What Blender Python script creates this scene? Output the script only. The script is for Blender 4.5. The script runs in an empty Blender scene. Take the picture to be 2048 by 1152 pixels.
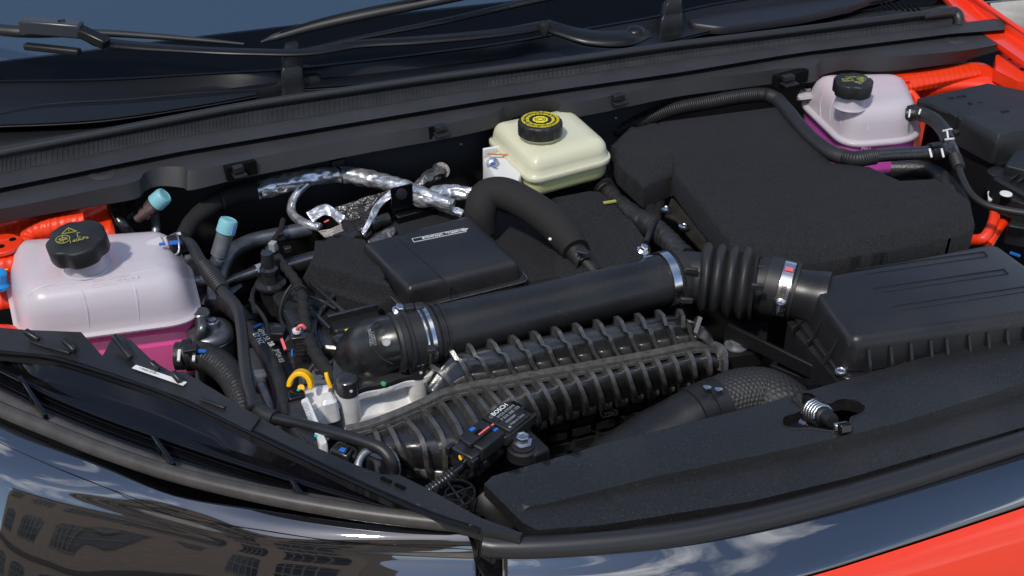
import bpy, bmesh, math, random
from mathutils import Vector, Matrix, noise as mnoise
from mathutils.geometry import delaunay_2d_cdt
random.seed(4)
R = math.radians
SC = bpy.context.scene
COL = SC.collection

# ---------------------------------------------------------------- camera
PITCH = R(33.0); HALF = R(23.0); DIST = 1.54
CAM = Vector((0.0, -DIST*math.cos(PITCH), DIST*math.sin(PITCH)))
FPX = 1024/math.tan(HALF)
cd = bpy.data.cameras.new('camera'); cam = bpy.data.objects.new('camera', cd); COL.objects.link(cam)
cam.location = CAM; cam.rotation_euler = (R(90)-PITCH, 0, 0)
cd.sensor_width = 36; cd.lens = 18/math.tan(HALF); cd.clip_start = 0.02; cd.clip_end = 600
SC.camera = cam

# ---------------------------------------------------------------- sky, sun, exposure
SUN_EL, SUN_AZ = R(54), R(208)       # azimuth measured from +Y clockwise
w = bpy.data.worlds.new('World'); SC.world = w; w.use_nodes = True
nt = w.node_tree; nt.nodes.clear()
out = nt.nodes.new('ShaderNodeOutputWorld'); bg = nt.nodes.new('ShaderNodeBackground')
sky = nt.nodes.new('ShaderNodeTexSky'); sky.sky_type = 'NISHITA'; sky.sun_disc = False
sky.sun_elevation = SUN_EL; sky.sun_rotation = SUN_AZ; sky.dust_density = 0.6; sky.ozone_density = 2.0
tc = nt.nodes.new('ShaderNodeTexCoord')
mp = nt.nodes.new('ShaderNodeMapping'); mp.inputs['Scale'].default_value = (1, 1, 1.6); mp.inputs['Location'].default_value = (3.1, 1.7, 0.4)
nz = nt.nodes.new('ShaderNodeTexNoise'); nz.inputs['Scale'].default_value = 1.7; nz.inputs['Detail'].default_value = 9; nz.inputs['Roughness'].default_value = 0.58
rp = nt.nodes.new('ShaderNodeValToRGB'); rp.color_ramp.elements[0].position = 0.535; rp.color_ramp.elements[1].position = 0.63
mx = nt.nodes.new('ShaderNodeMix'); mx.data_type = 'RGBA'
nt.links.new(tc.outputs['Generated'], mp.inputs['Vector']); nt.links.new(mp.outputs[0], nz.inputs['Vector'])
nt.links.new(nz.outputs['Fac'], rp.inputs['Fac']); nt.links.new(rp.outputs['Color'], mx.inputs['Factor'])
nt.links.new(sky.outputs['Color'], mx.inputs['A']); mx.inputs['B'].default_value = (11, 11.2, 12, 1)
nt.links.new(mx.outputs['Result'], bg.inputs['Color']); bg.inputs['Strength'].default_value = 0.125
nt.links.new(bg.outputs[0], out.inputs['Surface'])
sd = bpy.data.lights.new('sun', 'SUN'); sd.energy = 2.6; sd.angle = R(4); sd.color = (1, 0.95, 0.87)
so = bpy.data.objects.new('sun', sd); COL.objects.link(so)
sdir = Vector((math.sin(SUN_AZ)*math.cos(SUN_EL), math.cos(SUN_AZ)*math.cos(SUN_EL), math.sin(SUN_EL)))
so.rotation_euler = sdir.to_track_quat('Z', 'Y').to_euler(); so.location = sdir*5
vs = SC.view_settings; vs.view_transform = 'Standard'; vs.look = 'None'; vs.exposure = 0.0; vs.gamma = 1; vs.use_curve_mapping = False
SC.cycles.use_denoising = True; SC.cycles.max_bounces = 8

# ---------------------------------------------------------------- helpers
Z = Vector((0, 0, 1))
def W(u, v, z=0.0):
    """point at height z (cm) seen in the 2048x1152 photograph at u, v"""
    d = Vector(((u-1024)/FPX, math.cos(PITCH)+math.sin(PITCH)*(576-v)/FPX, -math.sin(PITCH)+math.cos(PITCH)*(576-v)/FPX))
    t = (z/100-CAM.z)/d.z
    return CAM+d*t
def V(p): return p.copy() if isinstance(p, Vector) else W(*p)
LAT = (W(1900, 60, 7)-W(0, 335, 7)).normalized()
REAR = Vector((-LAT.y, LAT.x, 0))
ORG = {}
def tag(o, label=None, cat=None, group=None, kind=None):
    if label: o['label'] = label
    if cat: o['category'] = cat
    if group: o['group'] = group
    if kind: o['kind'] = kind
    return o
def thing(name, label, cat, loc, group=None):
    o = bpy.data.objects.new(name, None); COL.objects.link(o); o.empty_display_size = .02
    p = V(loc); o.location = p; ORG[o.name] = p
    return tag(o, label, cat, group)
def mk(name, vs_, fs, mat, parent=None, sharp=38, smooth=True, bevel=0, solid=0, soff=-1, sub=0):
    vs_ = [Vector(p) for p in vs_]
    lo = [min(p[i] for p in vs_) for i in range(3)]; hi = [max(p[i] for p in vs_) for i in range(3)]
    c = Vector(((lo[0]+hi[0])/2, (lo[1]+hi[1])/2, lo[2]))
    me = bpy.data.meshes.new(name)
    me.from_pydata([p-c for p in vs_], [], fs); me.validate(); 
    bm = bmesh.new(); bm.from_mesh(me)
    bmesh.ops.recalc_face_normals(bm, faces=bm.faces) if solid == 0 else None
    for f in bm.faces: f.smooth = smooth
    if smooth:
        cs = R(sharp)
        for e in bm.edges:
            if len(e.link_faces) == 2 and e.calc_face_angle(0) > cs: e.smooth = False
    bm.to_mesh(me); bm.free()
    me.materials.append(mat)
    o = bpy.data.objects.new(name, me); COL.objects.link(o); ORG[o.name] = c
    if parent:
        o.parent = parent; o.location = c-ORG[parent.name]
    else: o.location = c
    if solid:
        m = o.modifiers.new('s', 'SOLIDIFY'); m.thickness = solid; m.offset = soff
    if bevel:
        m = o.modifiers.new('b', 'BEVEL'); m.width = bevel; m.segments = 2; m.limit_method = 'ANGLE'; m.angle_limit = R(40)
    if sub:
        m = o.modifiers.new('u', 'SUBSURF'); m.levels = sub; m.render_levels = sub
    return o
def cr(p0, p1, p2, p3, t):
    return 0.5*((2*p1)+(-p0+p2)*t+(2*p0-5*p1+4*p2-p3)*t*t+(-p0+3*p1-3*p2+p3)*t*t*t)
def spl(pts, x):
    n = len(pts); i = min(int(x), n-2); t = x-i
    a = pts[i-1] if i > 0 else pts[0]*2-pts[1]
    d = pts[i+2] if i+2 < n else pts[-1]*2-pts[-2]
    return cr(a, pts[i], pts[i+1], d, t)
def spath(pts, n=8):
    P = [V(p) for p in pts]; m = (len(P)-1)*n
    return [spl(P, k/n) for k in range(m+1)]
def frames(path):
    T = []
    for i in range(len(path)):
        a = path[max(i-1, 0)]; b = path[min(i+1, len(path)-1)]; T.append((b-a).normalized())
    n = T[0].cross(Z)
    if n.length < .1: n = T[0].cross(Vector((0, 1, 0)))
    n.normalize(); N = []
    for t in T:
        n = (n-t*n.dot(t)).normalized(); N.append(n)
    return T, N
def tube(name, pts, r, mat, parent=None, seg=20, n=8, corr=None, disp=None, caps=True, sharp=38, raw=False, flat=1.0):
    """swept tube; r in cm (number or one per control point); corr=(pitch cm, depth cm); disp(s_cm, angle)->cm"""
    path = spath(pts, n) if not raw else pts
    m = len(path)
    if corr or disp:
        L = [0]
        for a, b in zip(path, path[1:]): L.append(L[-1]+(b-a).length*100)
        step = corr[0]/6 if corr else disp[1]
        k = max(8, int(L[-1]/step)); res = []; par = []; j = 0
        for q in range(k+1):
            s = L[-1]*q/k
            while j < m-2 and L[j+1] < s: j += 1
            f = (s-L[j])/max(L[j+1]-L[j], 1e-9); res.append(path[j].lerp(path[j+1], f)); par.append((j+f)/max(m-1, 1))
        path = res; m = len(path); S = [L[-1]*q/k for q in range(m)]
    else:
        par = [i/(m-1) for i in range(m)]; S = par
    T, N = frames(path); rr = [r]*2 if isinstance(r, (int, float)) else list(r)
    vs_ = []
    for i in range(m):
        x = par[i]*(len(rr)-1); k = min(int(x), len(rr)-2); t = x-k; t = t*t*(3-2*t)
        rad = rr[k]*(1-t)+rr[k+1]*t
        if corr:
            rad += corr[1]*(abs(math.sin(math.pi*S[i]/corr[0]))**.7-.5)
        B = T[i].cross(N[i])
        for a in range(seg):
            an = 2*math.pi*a/seg; q = rad
            if disp: q += disp[0](S[i], an)
            vs_.append(path[i]+(N[i]*math.cos(an)+B*math.sin(an)*flat)*q/100)
    fs = [(i*seg+a, i*seg+(a+1) % seg, (i+1)*seg+(a+1) % seg, (i+1)*seg+a) for i in range(m-1) for a in range(seg)]
    if caps: fs += [tuple(range(seg))[::-1], tuple((m-1)*seg+a for a in range(seg))]
    return mk(name, vs_, fs, mat, parent, sharp)
def lathe(name, base, axis, prof, mat, parent=None, seg=40, lobes=None, sharp=38, xdir=None, closed=False):
    """prof [(r, h)] in cm along axis from base"""
    b = V(base); ax = Vector(axis).normalized(); x = (xdir or (LAT if abs(ax.z) > .5 else Z)); x = (x-ax*x.dot(ax)).normalized(); y = ax.cross(x)
    vs_ = []
    for r, h in prof:
        for a in range(seg):
            an = 2*math.pi*a/seg; q = r
            if lobes and r > lobes[2]: q = r-lobes[1]*max(0, math.cos(an*lobes[0]))**2
            vs_.append(b+ax*h/100+(x*math.cos(an)+y*math.sin(an))*q/100)
    m = len(prof)
    fs = [(i*seg+a, i*seg+(a+1) % seg, (i+1)*seg+(a+1) % seg, (i+1)*seg+a) for i in range(m-1) for a in range(seg)]
    if closed: fs += [((m-1)*seg+a, (m-1)*seg+(a+1) % seg, (a+1) % seg, a) for a in range(seg)]
    else: fs += [tuple(range(seg))[::-1], tuple((m-1)*seg+a for a in range(seg))]
    return mk(name, vs_, fs, mat, parent, sharp)
def area2(p): return sum(a.x*b.y-b.x*a.y for a, b in zip(p, p[1:]+p[:1]))
def off(poly, d):
    n = len(poly); o = []
    for i in range(n):
        a, b, c = poly[i-1], poly[i], poly[(i+1) % n]
        e1 = Vector((b.x-a.x, b.y-a.y)).normalized(); e2 = Vector((c.x-b.x, c.y-b.y)).normalized()
        n1 = Vector((-e1.y, e1.x)); n2 = Vector((-e2.y, e2.x)); s = n1+n2
        s = s/max(s.dot(s)/2, .35)
        o.append(Vector((b.x+s.x*d, b.y+s.y*d, b.z)))
    return o
def rnd(poly, r, k=6):
    n = len(poly); o = []
    for i in range(n):
        a, b, c = poly[i-1], poly[i], poly[(i+1) % n]
        rr = r[i] if isinstance(r, (list, tuple)) else r
        la, lc = (a-b).length, (c-b).length
        t = min(rr, la*.47, lc*.47)
        A = b+(a-b)/la*t; C = b+(c-b)/lc*t
        for j in range(k+1):
            s = j/k; o.append(A*(1-s)**2+b*(2*s*(1-s))+C*s*s)
    return o
def loft(name, outline, prof, r, mat, parent=None, sharp=38, k=6, bottom=True, zf=None):
    """outline: pixel (or Vector) corners; prof [(inset cm, dz cm)] bottom to top; r corner radius cm"""
    P = [V(p) for p in outline]
    if area2(P) < 0: P = P[::-1]; r = r[::-1] if isinstance(r, list) else r
    vs_ = []
    for ins, dz in prof:
        q = off(P, ins/100)
        rr = [max(x-ins, .15)/100 for x in r] if isinstance(r, list) else max(r-ins, .15)/100
        ring = rnd(q, rr, k)
        for p in ring: vs_.append(p+Z*dz/100+(Z*zf(p)/100 if zf else Z*0))
    n = len(P)*(k+1); m = len(prof)
    fs = [(i*n+a, i*n+(a+1) % n, (i+1)*n+(a+1) % n, (i+1)*n+a) for i in range(m-1) for a in range(n)]
    if bottom: fs.append(tuple(range(n))[::-1])
    fs.append(tuple((m-1)*n+a for a in range(n)))
    return mk(name, vs_, fs, mat, parent, sharp)
def fil(h, f, base=0.0, draft=0.0, n=4):
    """profile going up h with top fillet f"""
    pr = [(base, -h)]
    for i in range(n+1):
        a = math.pi/2*i/n
        pr.append((base+draft+f*(1-math.cos(a)), -f+f*math.sin(a)))
    return pr
def box(name, c, x, y, z, mat, parent=None, bevel=0.1):
    """centre, half-extent vectors in metres"""
    c = V(c)
    vs_ = [c+x*a+y*b+z*d for a in (-1, 1) for b in (-1, 1) for d in (-1, 1)]
    fs = [(0, 1, 3, 2), (4, 6, 7, 5), (0, 4, 5, 1), (2, 3, 7, 6), (0, 2, 6, 4), (1, 5, 7, 3)]
    return mk(name, vs_, fs, mat, parent, smooth=True, bevel=bevel/100)
def bar(name, p0, p1, wd, ht, mat, parent=None, bevel=.1, up=Z):
    a, b = V(p0), V(p1); x = (b-a)/2; d = x.normalized(); s = d.cross(up).normalized(); u = s.cross(d).normalized()
    return box(name, (a+b)/2, x, s*wd/200, u*ht/200, mat, parent, bevel)
class Surf:
    def __init__(s, rows, lin=False):
        s.g = [[V(p) for p in r_] for r_ in rows]; s.nr = len(rows); s.nc = len(rows[0]); s.lin = lin
    def at(s, a, b):
        """a in 0..nr-1 (rows), b in 0..nc-1"""
        a = min(max(a, 0), s.nr-1); b = min(max(b, 0), s.nc-1)
        i = min(int(a), s.nr-2)
        if s.lin: return spl(s.g[i], b).lerp(spl(s.g[i+1], b), a-i)
        ks = range(max(i-1, 0), min(i+3, s.nr)); col = {k: spl(s.g[k], b) for k in ks}
        p1, p2 = col[i], col[i+1]; p0 = col.get(i-1, p1*2-p2); p3 = col.get(i+2, p2*2-p1)
        return cr(p0, p1, p2, p3, a-i)
    def nrm(s, a, b):
        e = .03; da = s.at(a+e, b)-s.at(a-e, b); db = s.at(a, b+e)-s.at(a, b-e)
        n = da.cross(db).normalized()
        return -n if n.dot(CAM-s.at(a, b)) < 0 else n
    def mesh(s, name, mat, parent=None, na=6, nb=6, solid=.002, a0=0, a1=None, b0=0, b1=None, sharp=38, disp=None):
        a1 = s.nr-1 if a1 is None else a1; b1 = s.nc-1 if b1 is None else b1
        A = max(1, round((a1-a0)*na)); B = max(1, round((b1-b0)*nb)); vs_ = []
        for i in range(A+1):
            for j in range(B+1):
                a = a0+(a1-a0)*i/A; b = b0+(b1-b0)*j/B; p = s.at(a, b)
                if disp: p = p+s.nrm(a, b)*disp(a, b)/100
                vs_.append(p)
        q = (A//2)*(B+1)+B//2
        n = (vs_[q+B+1]-vs_[q]).cross(vs_[q+1]-vs_[q]); flip = n.dot(CAM-vs_[q]) < 0
        fs = []
        for i in range(A):
            for j in range(B):
                f = (i*(B+1)+j, (i+1)*(B+1)+j, (i+1)*(B+1)+j+1, i*(B+1)+j+1)
                fs.append(f[::-1] if flip else f)
        return mk(name, vs_, fs, mat, parent, sharp, solid=solid)
    def rib(s, name, mat, b, a0, a1, h, t, parent=None, n=14, db=0.0, hf=None):
        """fin standing on the surface along rows at column b; h, t in cm"""
        vs_ = []
        for i in range(n+1):
            a = a0+(a1-a0)*i/n; bb = b+db*(i/n); p = s.at(a, bb); nn = s.nrm(a, bb)
            tb = (s.at(a, bb+.02)-s.at(a, bb-.02)).normalized()
            hh = h*(hf(i/n) if hf else 1)
            for q in (-1, 1):
                for k in (0, 1): vs_.append(p+tb*q*t/200*(1-.3*k)+nn*(hh*k-.2*(1-k))/100)
        fs = []
        for i in range(n):
            o = i*4
            fs += [(o, o+1, o+5, o+4), (o+1, o+3, o+7, o+5), (o+3, o+2, o+6, o+7), (o+2, o, o+4, o+6)]
        fs += [(0, 2, 3, 1), (n*4, n*4+1, n*4+3, n*4+2)]
        return mk(name, vs_, fs, mat, parent, 50)
def inpoly(p, poly):
    c = False; n = len(poly)
    for i in range(n):
        x1, y1 = poly[i]; x2, y2 = poly[i-1]
        if (y1 > p[1]) != (y2 > p[1]) and p[0] < (x2-x1)*(p[1]-y1)/(y2-y1)+x1: c = not c
    return c
def dens(poly, st):
    o = []
    for (a, b) in zip(poly, poly[1:]+poly[:1]):
        n = max(1, int(math.hypot(b[0]-a[0], b[1]-a[1])/st))
        o += [(a[0]+(b[0]-a[0])*k/n, a[1]+(b[1]-a[1])*k/n) for k in range(n)]
    return o
def terrain(name, outline, zf, mat, parent=None, st=10, holes=(), skirt=1.0, sharp=38, extra=()):
    """sheet over a pixel outline, height zf(u,v) cm, edges turned down by skirt cm"""
    loops = [dens(outline, st)]+[dens(h, st*.5) for h in holes]
    pts = []; edges = []
    for L in loops:
        o = len(pts); pts += L; edges += [(o+i, o+(i+1) % len(L)) for i in range(len(L))]
    nb = len(pts)
    for L in extra:
        o = len(pts); L = [q for q in L if inpoly(q, outline)]; pts += L; edges += [(o+i, o+i+1) for i in range(len(L)-1)]
    nx = len(pts); us = [p[0] for p in outline]; vv = [p[1] for p in outline]
    u = min(us)+st/2; row = 0
    while u < max(us):
        v = min(vv)+(st/2 if row % 2 else 0)
        while v < max(vv):
            if inpoly((u, v), outline) and not any(inpoly((u, v), h) for h in holes):
                if all((u-p[0])**2+(v-p[1])**2 > (st*.45)**2 for p in pts[:nx]): pts.append((u, v))
            v += st
        u += st; row += 1
    r_ = delaunay_2d_cdt([Vector(p) for p in pts], edges, [], 0, 1e-4)
    P2 = r_[0]; fs = []
    for f in r_[2]:
        c = sum((P2[i] for i in f), Vector((0, 0)))/len(f)
        if inpoly(c, outline) and not any(inpoly(c, h) for h in holes): fs.append(tuple(f))
    vs_ = [W(p.x, p.y, zf(p.x, p.y)) for p in P2]
    # orient upward
    F = []
    for f in fs:
        n = (vs_[f[1]]-vs_[f[0]]).cross(vs_[f[2]]-vs_[f[0]])
        F.append(f if n.z > 0 else f[::-1])
    cnt = {}
    for f in F:
        for a, b in zip(f, f[1:]+f[:1]):
            cnt[(a, b)] = cnt.get((a, b), 0)+1
    low = {}
    for (a, b) in list(cnt):
        if (b, a) not in cnt:
            for q in (a, b):
                if q not in low: low[q] = len(vs_); vs_.append(vs_[q]-Z*skirt/100)
            F.append((b, a, low[a], low[b]))
    used = sorted({i for f in F for i in f}); mpp = {o_: n_ for n_, o_ in enumerate(used)}
    o = mk(name, [vs_[i] for i in used], [tuple(mpp[i] for i in f) for f in F], mat, parent, sharp)
    return o
def lint(pts, u):
    if u <= pts[0][0]: a, b = pts[0], pts[1]
    elif u >= pts[-1][0]: a, b = pts[-2], pts[-1]
    else:
        for a, b in zip(pts, pts[1:]):
            if a[0] <= u <= b[0]: break
    return a[1]+(b[1]-a[1])*(u-a[0])/(b[0]-a[0])
def text(name, s, p0, xdir, size, mat, parent=None, nrm=Z, align='LEFT', sx=1.0, ext=0.01, bold=0):
    """size in cm; p0 baseline start; lettering lies on the plane with normal nrm"""
    cu = bpy.data.curves.new(name, 'FONT'); cu.body = s; cu.size = size/100; cu.extrude = ext/100; cu.align_x = align; cu.offset = bold/100
    cu.resolution_u = 3
    t = bpy.data.objects.new('tmp', cu); COL.objects.link(t); bpy.context.view_layer.update()
    me = bpy.data.meshes.new_from_object(t); bpy.data.objects.remove(t)
    x = (xdir-nrm*xdir.dot(nrm)).normalized(); y = nrm.cross(x).normalized(); o = V(p0)+nrm*.0004
    vs_ = [o+x*v.co.x*sx+y*v.co.y+nrm*v.co.z for v in me.vertices]; fs = [tuple(p.vertices) for p in me.polygons]
    bpy.data.meshes.remove(me)
    return mk(name, vs_, fs, mat, parent, smooth=False)
def strokes(name, polys, o, x, y, wd, mat, parent=None, lift=.04, closed=False):
    """flat line drawing in the plane (o, x, y); coordinates and width in cm"""
    o = V(o); x = x.normalized(); n = x.cross(y).normalized(); y = n.cross(x); vs_ = []; fs = []
    for pl in polys:
        for a, b in zip(pl, pl[1:]):
            d = Vector((b[0]-a[0], b[1]-a[1])); l = d.length or 1; d = d/l; q = Vector((-d.y, d.x))*wd/2; e = d*wd*.3
            k = len(vs_)
            for c in (Vector(a)-e-q, Vector(b)+e-q, Vector(b)+e+q, Vector(a)-e+q):
                vs_.append(o+x*c.x/100+y*c.y/100+n*lift/100)
            for i in range(4): vs_.append(vs_[k+i]-n*(lift+.05)/100)
            fs += [(k, k+1, k+2, k+3)]+[(k+i, k+4+i, k+4+(i+1) % 4, k+(i+1) % 4) for i in range(4)]
    return mk(name, vs_, fs, mat, parent, smooth=False)
def circ(cx, cy, r, n=24, a0=0, a1=360): return [(cx+r*math.cos(R(a0+(a1-a0)*i/n)), cy+r*math.sin(R(a0+(a1-a0)*i/n))) for i in range(n+1)]
def bolt(name, base, axis, r, mat, parent=None, washer=True):
    """hexagon head with washer, r cm"""
    ax = Vector(axis).normalized()
    t = lathe(name, base, ax, ([(r*1.55, 0), (r*1.55, r*.15), (r*1.45, r*.22), (r*1.02, r*.25)] if washer else [(r, 0)])+[(r, r*.26), (r, r*.9), (r*.88, r*1.05), (r*.6, r*1.08)], mat, parent, seg=6 if not washer else 30)
    return t
def hexbolt(name, base, axis, r, mat, parent=None):
    ax = Vector(axis).normalized(); b = V(base)
    bolt_w = lathe(name, b, ax, [(r*1.6, 0), (r*1.6, r*.2), (r*1.4, r*.3)], mat, parent, seg=28)
    lathe('hex_head', b, ax, [(r, r*.3), (r, r*1.0), (r*.85, r*1.2), (r*.5, r*1.2), (r*.45, r*1.05)], mat, bolt_w if parent is None or parent.parent is None else parent, seg=6, sharp=20)
    return bolt_w

from mathutils.bvhtree import BVHTree
_BV = {}
def onto(o, u, v, lift=0.0):
    """point where the sight line through u, v meets mesh o"""
    if o.name not in _BV:
        me = o.data; c = ORG[o.name]
        _BV[o.name] = BVHTree.FromPolygons([c+q.co for q in me.vertices], [tuple(p.vertices) for p in me.polygons])
    d = (W(u, v, 0)-CAM).normalized()
    h = _BV[o.name].ray_cast(CAM, d)
    if h[0] is None: return W(u, v, 0)
    n = h[1] if h[1].dot(d) < 0 else -h[1]
    _BV['n'] = n
    return h[0]+n*lift/100
# ---------------------------------------------------------------- materials
def mat(name, col, rough=.5, metal=0, coat=0, bump=None, var=None, spec=.5, sss=0, alpha=None, crough=.03, fib=False, lines=None, rvar=0, dust=0):
    m = bpy.data.materials.new(name); m.use_nodes = True; n = m.node_tree.nodes; l = m.node_tree.links
    b = n['Principled BSDF']; b.inputs['Base Color'].default_value = (*col, 1); b.inputs['Roughness'].default_value = rough
    b.inputs['Metallic'].default_value = metal; b.inputs['Coat Weight'].default_value = coat; b.inputs['Coat Roughness'].default_value = crough
    b.inputs['Specular IOR Level'].default_value = spec
    if sss: b.inputs['Subsurface Weight'].default_value = sss; b.inputs['Subsurface Radius'].default_value = (.01, .01, .01); b.inputs['Subsurface Scale'].default_value = 1
    t = n.new('ShaderNodeTexCoord')
    if var:   # (scale, amount)
        q = n.new('ShaderNodeTexNoise'); q.inputs['Scale'].default_value = var[0]; q.inputs['Detail'].default_value = 5
        h = n.new('ShaderNodeMapRange'); h.inputs['From Min'].default_value = .3; h.inputs['From Max'].default_value = .7
        h.inputs['To Min'].default_value = 1-var[1]; h.inputs['To Max'].default_value = 1+var[1]
        x = n.new('ShaderNodeMix'); x.data_type = 'RGBA'; x.blend_type = 'MULTIPLY'; x.inputs['Factor'].default_value = 1; x.inputs['A'].default_value = (*col, 1)
        l.new(t.outputs['Object'], q.inputs['Vector']); l.new(q.outputs['Fac'], h.inputs['Value']); l.new(h.outputs[0], x.inputs['B']); l.new(x.outputs['Result'], b.inputs['Base Color'])
        if rvar:
            h2 = n.new('ShaderNodeMapRange'); h2.inputs['From Min'].default_value = .3; h2.inputs['From Max'].default_value = .7
            h2.inputs['To Min'].default_value = rough-rvar; h2.inputs['To Max'].default_value = rough+rvar
            l.new(q.outputs['Fac'], h2.inputs['Value']); l.new(h2.outputs[0], b.inputs['Roughness'])
    if dust:   # fine pale specks and a faint uneven film
        src = b.inputs['Base Color'].links[0].from_socket if b.inputs['Base Color'].links else None
        q2 = n.new('ShaderNodeTexNoise'); q2.inputs['Scale'].default_value = 620; q2.inputs['Detail'].default_value = 1
        q3 = n.new('ShaderNodeTexNoise'); q3.inputs['Scale'].default_value = 9; q3.inputs['Detail'].default_value = 6
        r2 = n.new('ShaderNodeMapRange'); r2.inputs['From Min'].default_value = .70; r2.inputs['From Max'].default_value = .78
        r3 = n.new('ShaderNodeMapRange'); r3.inputs['From Min'].default_value = .45; r3.inputs['From Max'].default_value = .75; r3.inputs['To Max'].default_value = .045*dust
        ad = n.new('ShaderNodeMath'); ad.operation = 'MULTIPLY_ADD'; ad.inputs[1].default_value = .5*dust
        l.new(t.outputs['Object'], q2.inputs['Vector']); l.new(t.outputs['Object'], q3.inputs['Vector'])
        l.new(q2.outputs['Fac'], r2.inputs['Value']); l.new(q3.outputs['Fac'], r3.inputs['Value'])
        l.new(r2.outputs[0], ad.inputs[0]); l.new(r3.outputs[0], ad.inputs[2])
        x2 = n.new('ShaderNodeMix'); x2.data_type = 'RGBA'; x2.inputs['A'].default_value = (*col, 1); x2.inputs['B'].default_value = (.30, .28, .26, 1)
        if src: l.new(src, x2.inputs['A'])
        l.new(ad.outputs[0], x2.inputs['Factor']); l.new(x2.outputs['Result'], b.inputs['Base Color'])
    last = None
    if bump:  # list of (kind, scale, strength, distance)
        for kd, sc, st, di in bump:
            if kd == 'n': q = n.new('ShaderNodeTexNoise'); q.inputs['Scale'].default_value = sc; q.inputs['Detail'].default_value = 4
            elif kd == 'v': q = n.new('ShaderNodeTexVoronoi'); q.inputs['Scale'].default_value = sc
            elif kd == 'w': q = n.new('ShaderNodeTexWave'); q.inputs['Scale'].default_value = sc; q.inputs['Distortion'].default_value = 3; q.inputs['Detail'].default_value = 3
            l.new(t.outputs['Object'], q.inputs['Vector'])
            bp = n.new('ShaderNodeBump'); bp.inputs['Strength'].default_value = st; bp.inputs['Distance'].default_value = di
            l.new(q.outputs[0], bp.inputs['Height'])
            if last: l.new(last.outputs[0], bp.inputs['Normal'])
            last = bp
        l.new(last.outputs[0], b.inputs['Normal'])
    if alpha is not None: b.inputs['Alpha'].default_value = alpha
    return m
M = {}
grain = [('n', 2600, .35, .0004)]
M['plastic'] = mat('black_grained_plastic', (.014, .0145, .016), .44, spec=.4, bump=grain, var=(30, .25), rvar=.08, dust=.5)
M['plastic2'] = mat('charcoal_satin_plastic', (.014, .014, .0155), .38, spec=.5, bump=[('n', 1800, .2, .0003)], var=(14, .2), rvar=.09, dust=.6)
M['cowl'] = mat('matte_cowl_plastic', (.034, .034, .037), .5, spec=.35, bump=[('n', 3000, .3, .0003)], var=(15, .12), rvar=.06, dust=.4)
M['dark'] = mat('dark_plastic', (.008, .008, .009), .5, bump=grain)
M['void'] = mat('underbody_black', (.004, .004, .004), .9, spec=.1)
M['gloss'] = mat('piano_black', (.004, .004, .005), .10, coat=0, spec=.45, dust=.12)
M['shine'] = mat('moulded_black_nylon', (.019, .019, .020), .27, spec=.9, bump=[('n', 140, .2, .002), ('n', 1500, .12, .0004)], var=(40, .3), rvar=.09, dust=.4)
M['shineb'] = mat('nylon_flange_painted_sheen', (.085, .083, .080), .3, spec=.8, bump=[('n', 700, .2, .0006)], var=(120, .3), rvar=.08, dust=.4)  # base colour lightened: the sky sheen on the nylon is painted in
M['rib'] = mat('nylon_rib_painted_sheen', (.055, .054, .052), .28, spec=.9, bump=[('n', 400, .25, .001)], var=(70, .5), rvar=.08, dust=.5)  # lighter than the shell: bright highlights on the ribs painted as colour
M['rubber'] = mat('black_rubber', (.018, .018, .019), .5, bump=[('n', 900, .25, .0005)], var=(25, .3))
M['seal'] = mat('weather_seal_rubber', (.022, .022, .024), .36, bump=[('n', 800, .12, .0005)])
M['hose'] = mat('woven_rubber_hose', (.02, .019, .02), .42, bump=[('v', 350, .35, .001)], var=(60, .35))
M['felt'] = mat('black_felt', (.016, .0165, .019), .9, spec=.3, bump=[('n', 650, .7, .002), ('n', 90, .25, .003)], var=(650, .8), dust=.2)
M['foam'] = mat('foam_sleeve', (.017, .016, .016), .8, spec=.35, bump=[('n', 1200, .6, .001)])
M['alu'] = mat('cast_aluminium', (.78, .77, .75), .4, metal=.15, bump=[('n', 500, .25, .001)], var=(60, .15), rvar=.1)
M['alu2'] = mat('dull_aluminium_pipe', (.30, .32, .34), .4, metal=.7, bump=[('n', 300, .2, .001)], var=(80, .25))
M['gray'] = mat('grey_cast_metal', (.14, .15, .165), .33, metal=.7, bump=[('n', 400, .3, .001)], var=(50, .3))
M['steel'] = mat('polished_steel', (.75, .75, .76), .2, metal=1)
M['zinc'] = mat('zinc_plated_steel', (.55, .56, .6), .3, metal=1, bump=[('n', 800, .4, .001)])
M['shield'] = mat('brushed_bronze_plate', (.22, .20, .17), .3, metal=.9, var=(30, .3))
M['foil'] = mat('crinkled_foil', (.80, .80, .82), .27, metal=.8, bump=[('v', 70, .35, .003), ('n', 120, .3, .003)], var=(60, .4))
M['foils'] = mat('dark_embossed_foil', (.07, .068, .066), .3, metal=.7, bump=[('v', 260, .5, .002), ('n', 100, .5, .004)], var=(60, .5))
M['foild'] = mat('dull_foil', (.22, .215, .21), .35, metal=.8, bump=[('v', 200, .5, .002), ('n', 100, .4, .003)], var=(60, .5))
M['mesh'] = mat('woven_glass_cloth', (.5, .45, .42), .6, bump=[('v', 500, 1, .002)])
M['red'] = mat('bright_red_body_paint', (.90, .038, .002), .5, coat=.8, bump=[('n', 6, .05, .002)])
M['redb'] = mat('red_brushed_sealant', (.88, .045, .004), .42, coat=.3, bump=[('w', 30, .35, .002), ('n', 160, .3, .002)])
M['tank'] = mat('milky_polyethylene', (.62, .56, .65), .33, sss=.25, bump=[('n', 60, .12, .003)])
M['yellow'] = mat('yellow_plastic', (.95, .50, .005), .32, sss=.05)
M['print_y'] = mat('yellow_print', (.80, .68, .03), .5)
M['print_o'] = mat('olive_print', (.38, .36, .08), .5)
M['print_w'] = mat('white_print', (.75, .75, .75), .5)
M['print_g'] = mat('grey_print', (.30, .31, .32), .5)
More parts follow.
